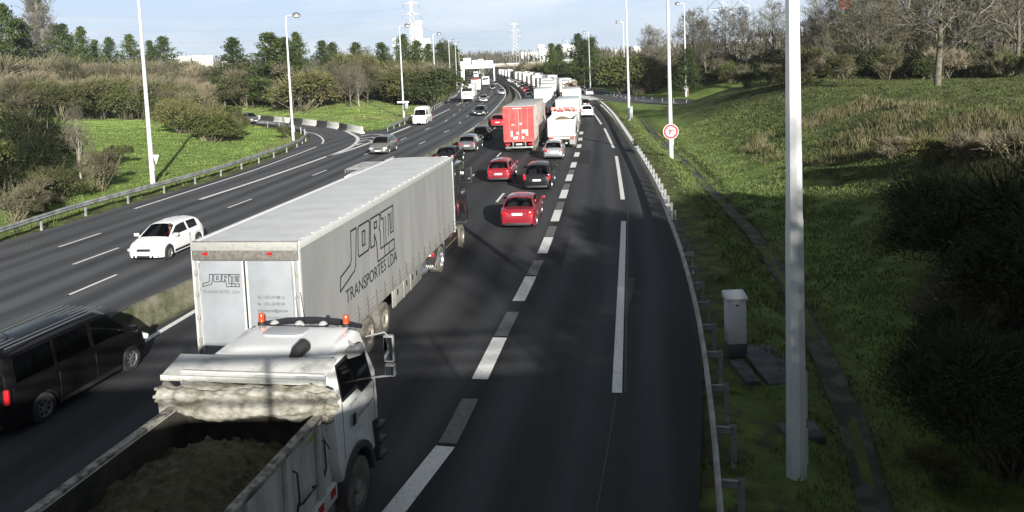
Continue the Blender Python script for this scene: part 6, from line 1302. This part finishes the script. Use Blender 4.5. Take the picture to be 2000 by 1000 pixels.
def cable(label,a,b,sag,r=.03,group='power lines across the left sky'):
    P_=[tuple(np.array(a)*(1-u)+np.array(b)*u-np.array([0,0,sag*4*u*(1-u)])) for u in np.linspace(0,1,40)]; o=MB().tube(P_,r,4,cap=False).build('power_line',WIRE,None); return tag(o,label,'power line',group)
for k,(f,al) in enumerate([(.93,4.6),(.80,5.4),(.68,6.0)]):
    for s in (-1,1):
        a=(p1[0]+s*al,p1[1],48*f-2.2); b=(p1[0]-330+s*al*.7,p1[1]-330-s*al,48*f+18); cable('thin overhead power line sagging from the left sky to the first pylon',a,b,16)
        c_=(p2[0]+s*al*1.2,p2[1],48*f-2.2); cable('thin overhead power line between the two distant pylons',a,c_,9,group='power lines between the pylons')
v=G(1651,60,0); ang=math.atan2(v[0]-0,v[1])
def at_px(x,d): v=_fwd*F_+_ix*(x-1000)+_iy*(YH(x)-250); k=d/math.hypot(v[0],v[1]); return v[0]*k,v[1]*k
x_,y_=at_px(1651,300); t=thing('mast','white lattice mast with a red top above the bare trees on the right','mast',(x_,y_,0)); mb=MB(); lattice(mb,21,1.6,1.4,12,.13); mb.build('tower',WHITEBOX,t); mb=MB(); lattice(mb,30,3.0,3.0,5,.25,z0=22.5); mb.b(-2.6,2.6,-1.5,1.5,22.0,22.6); mb.build('red_top',REDBOX,t); MB().b(-2.0,2.0,-1.2,1.2,20.2,20.6).build('platform',WHITEBOX,t)
# ------------------------------------------------------------------ gantry, overpass, far buildings
BW_=mat('building_white',(.60,.60,.59),.7,col2=(.66,.66,.64),vscale=.08); BG_=mat('building_grey',(.42,.43,.44),.7,var=.1,vscale=.1); WIN=mat('far_window',(.06,.07,.08),.2)
def hz_at(x,y,d): return H_+(YH(x)-y)/F_*d
D=305; gx0,gy0=at_px(903,D); gx1,gy1=at_px(965,D); t=thing('sign_gantry','white sign gantry spanning the oncoming lanes in the distance','gantry',(gx0,gy0,0),math.atan2(gy1-gy0,gx1-gx0)); Wg=math.hypot(gx1-gx0,gy1-gy0)
zb_=hz_at(930,134,D); mb=MB(); mb.b(-.7,.7,-.4,.4,-.2,zb_+2.4); mb.build('left_leg',WHITEBOX,t,bevel=.05); MB().b(Wg-.35,Wg+.15,-.3,.3,-.2,zb_+.6).build('right_leg',WHITEBOX,t,bevel=.05); MB().b(-.7,Wg+.15,-.35,.35,zb_-.5,zb_+.5).build('beam',mat('beam_grey',(.55,.56,.57),.5),t,bevel=.05)
for a,b,yt in ((906,920,116),(922,935,120),(935,944,118),(944,963,121)):
    fa,fb=[(q_-903)/62*Wg for q_ in (a,b)]; MB().b(fa,fb,-.55,-.40,zb_+.2,hz_at((a+b)/2,yt,D)).build('sign_panel',WHITEBOX,t,bevel=.03)
D=520; bx0,by0=at_px(935,D); bx1,by1=at_px(1075,D); an=math.atan2(by1-by0,bx1-bx0); t=thing('overpass_bridge','brownish road bridge crossing the motorway in the distance right of the gantry','bridge',(bx0,by0,0),an); Wb=math.hypot(bx1-bx0,by1-by0); zd=hz_at(1000,129,D)
MB().b(-60,Wb+20,-4,4,zd-.9,zd+.3).build('deck',mat('brown_concrete',(.28,.23,.18),.9,var=.15,vscale=.3),t); mb=MB(); mb.b(-60,Wb+20,-4.1,-4.0,zd+.3,zd+1.2); mb.build('parapet',BG_,t); [MB().b(x,x+1.4,-3,3,-.5,zd-.9).build('pier',CONC,t) for x in (-22,2,Wb-6)]
def building(label,x0,x1,yt,d,dep=30,m=None,win=0,parapet=True,base=None,name='warehouse'):
    a=at_px(x0,d);b=at_px(x1,d); an=math.atan2(b[1]-a[1],b[0]-a[0]); Wb=math.hypot(b[0]-a[0],b[1]-a[1]); zt=hz_at((x0+x1)/2,yt,d); t=thing(name,label,'building',(a[0],a[1],0),an)
    MB().b(0,Wb,0,dep,0,zt).build('wall',m or BW_,t); mb=MB(); mb.b(-.4,Wb+.4,-.4,dep+.4,zt,zt+.5); mb.build('roof',BG_ if parapet else (m or BW_),t)
    for k in range(win):
        u=(k+.2)/win*Wb; MB().b(u,u+Wb/win*.55,-.08,0,zt*.55,zt*.72).build('window',WIN,t)
    return t
building('long low white industrial building on the left skyline',331,375,117,420,25,win=4); building('second white industrial building with a raised roof, right of the first',375,418,115,430,30,win=3)
q=at_px(821,560); t=thing('silo','tall white silo tower behind the first pylon','silo',(q[0],q[1],0)); zt=hz_at(821,45,560); MB().lathe([(2.9,0),(2.9,zt),(0,zt+.1)],(0,0,0),'z',24).build('tower',BW_,t,smooth=40); MB().b(-5.4,-3.0,-2,2,0,zt-2).build('stair_tower',BG_,t)
building('white factory block at the foot of the silo',816,843,80,560,20,win=3,name='factory'); building('grey block left of the first pylon foot',769,778,80,520,12,m=BG_,name='factory')
building('white building with a white sign band left of the round pines',1054,1081,98,520,20,win=3,name='office_building'); building('white flat-topped tower building behind the round dark pines',1053,1064,91,540,14,win=2,name='office_building'); building('white office block between the round pine and the tall pine',1095,1127,90,500,20,win=4,name='office_building'); building('low pale building right of the distant pylon',1018,1052,105,600,20,win=4,name='office_building')
building('low grey building left of the right-hand bare trees',1195,1225,100,470,14,m=BG_,win=3); building('grey and white warehouse behind the bare trees on the right',1440,1530,79,300,40,m=mat('warehouse_grey',(.50,.52,.55),.6,var=.1,vscale=.2),win=3); building('small white panel building left of the grey warehouse',1397,1416,96,260,8); building('low white shed seen through the bare trees on the right',1310,1365,94,380,16,win=3)
x_,y_=at_px(1241,330); t=thing('tent','white domed marquee among the bare trees on the right','marquee',(x_,y_,0)); zt=hz_at(1241,92,330); MB().lathe([(2.6,0),(2.6,zt*.86),(1.8,zt*.95),(0,zt)],(0,0,0),'z',20).build('canopy',BW_,t,smooth=40)
# ------------------------------------------------------------------ the bridge the viewer stands on
t=thing('footbridge','concrete and steel bridge under the viewer, crossing the whole motorway','bridge',(0,0,0))
MB().b(-75,34,-13,-.35,5.0,5.75).build('deck',CONC,t,bevel=.03); MB().b(-75,34,-.55,-.35,5.75,6.45).build('front_parapet',CONC,t); mb=MB(); mb.b(-75,34,-.50,-.40,7.42,7.54); mb.b(-75,34,-.47,-.43,7.08,7.15); mb.b(-75,34,-.47,-.43,6.75,6.82); mb.build('front_railing',STEEL,t)
MB().b(-75,34,-12.9,-12.75,5.75,6.75).build('rear_parapet',CONC,t)
for k in range(44): MB().b(-72+k*2.4,-71.92+k*2.4,-.48,-.42,5.7,7.45).build('railing_post',STEEL,t)
for x in (-32.5,-14.2): MB().b(x,x+.9,-6.5,-1.5,-.3,5.0).build('pier',CONC,t,bevel=.05)
MB().b(10.5,14,-8,0,-.5,5.0).build('abutment',CONC,t)
# ------------------------------------------------------------------ driver of the tipper, haze
PE2.location=tin(.42,1.38,2.08); PE2.rotation_euler=(0,0,-HT)
# the air over the road: far things fade a little
m=bpy.data.materials.new('haze_air'); m.use_nodes=True; n=m.node_tree.nodes; n.clear(); o_=n.new('ShaderNodeOutputMaterial'); v_=n.new('ShaderNodeVolumePrincipled'); v_.inputs['Color'].default_value=(.80,.87,.95,1); v_.inputs['Density'].default_value=.00016; v_.inputs['Anisotropy'].default_value=.2
m.node_tree.links.new(v_.outputs[0],o_.inputs['Volume']); hb=MB().b(-1200,1200,-600,1700,-3,72).build('haze',m); tag(hb,kind='stuff')
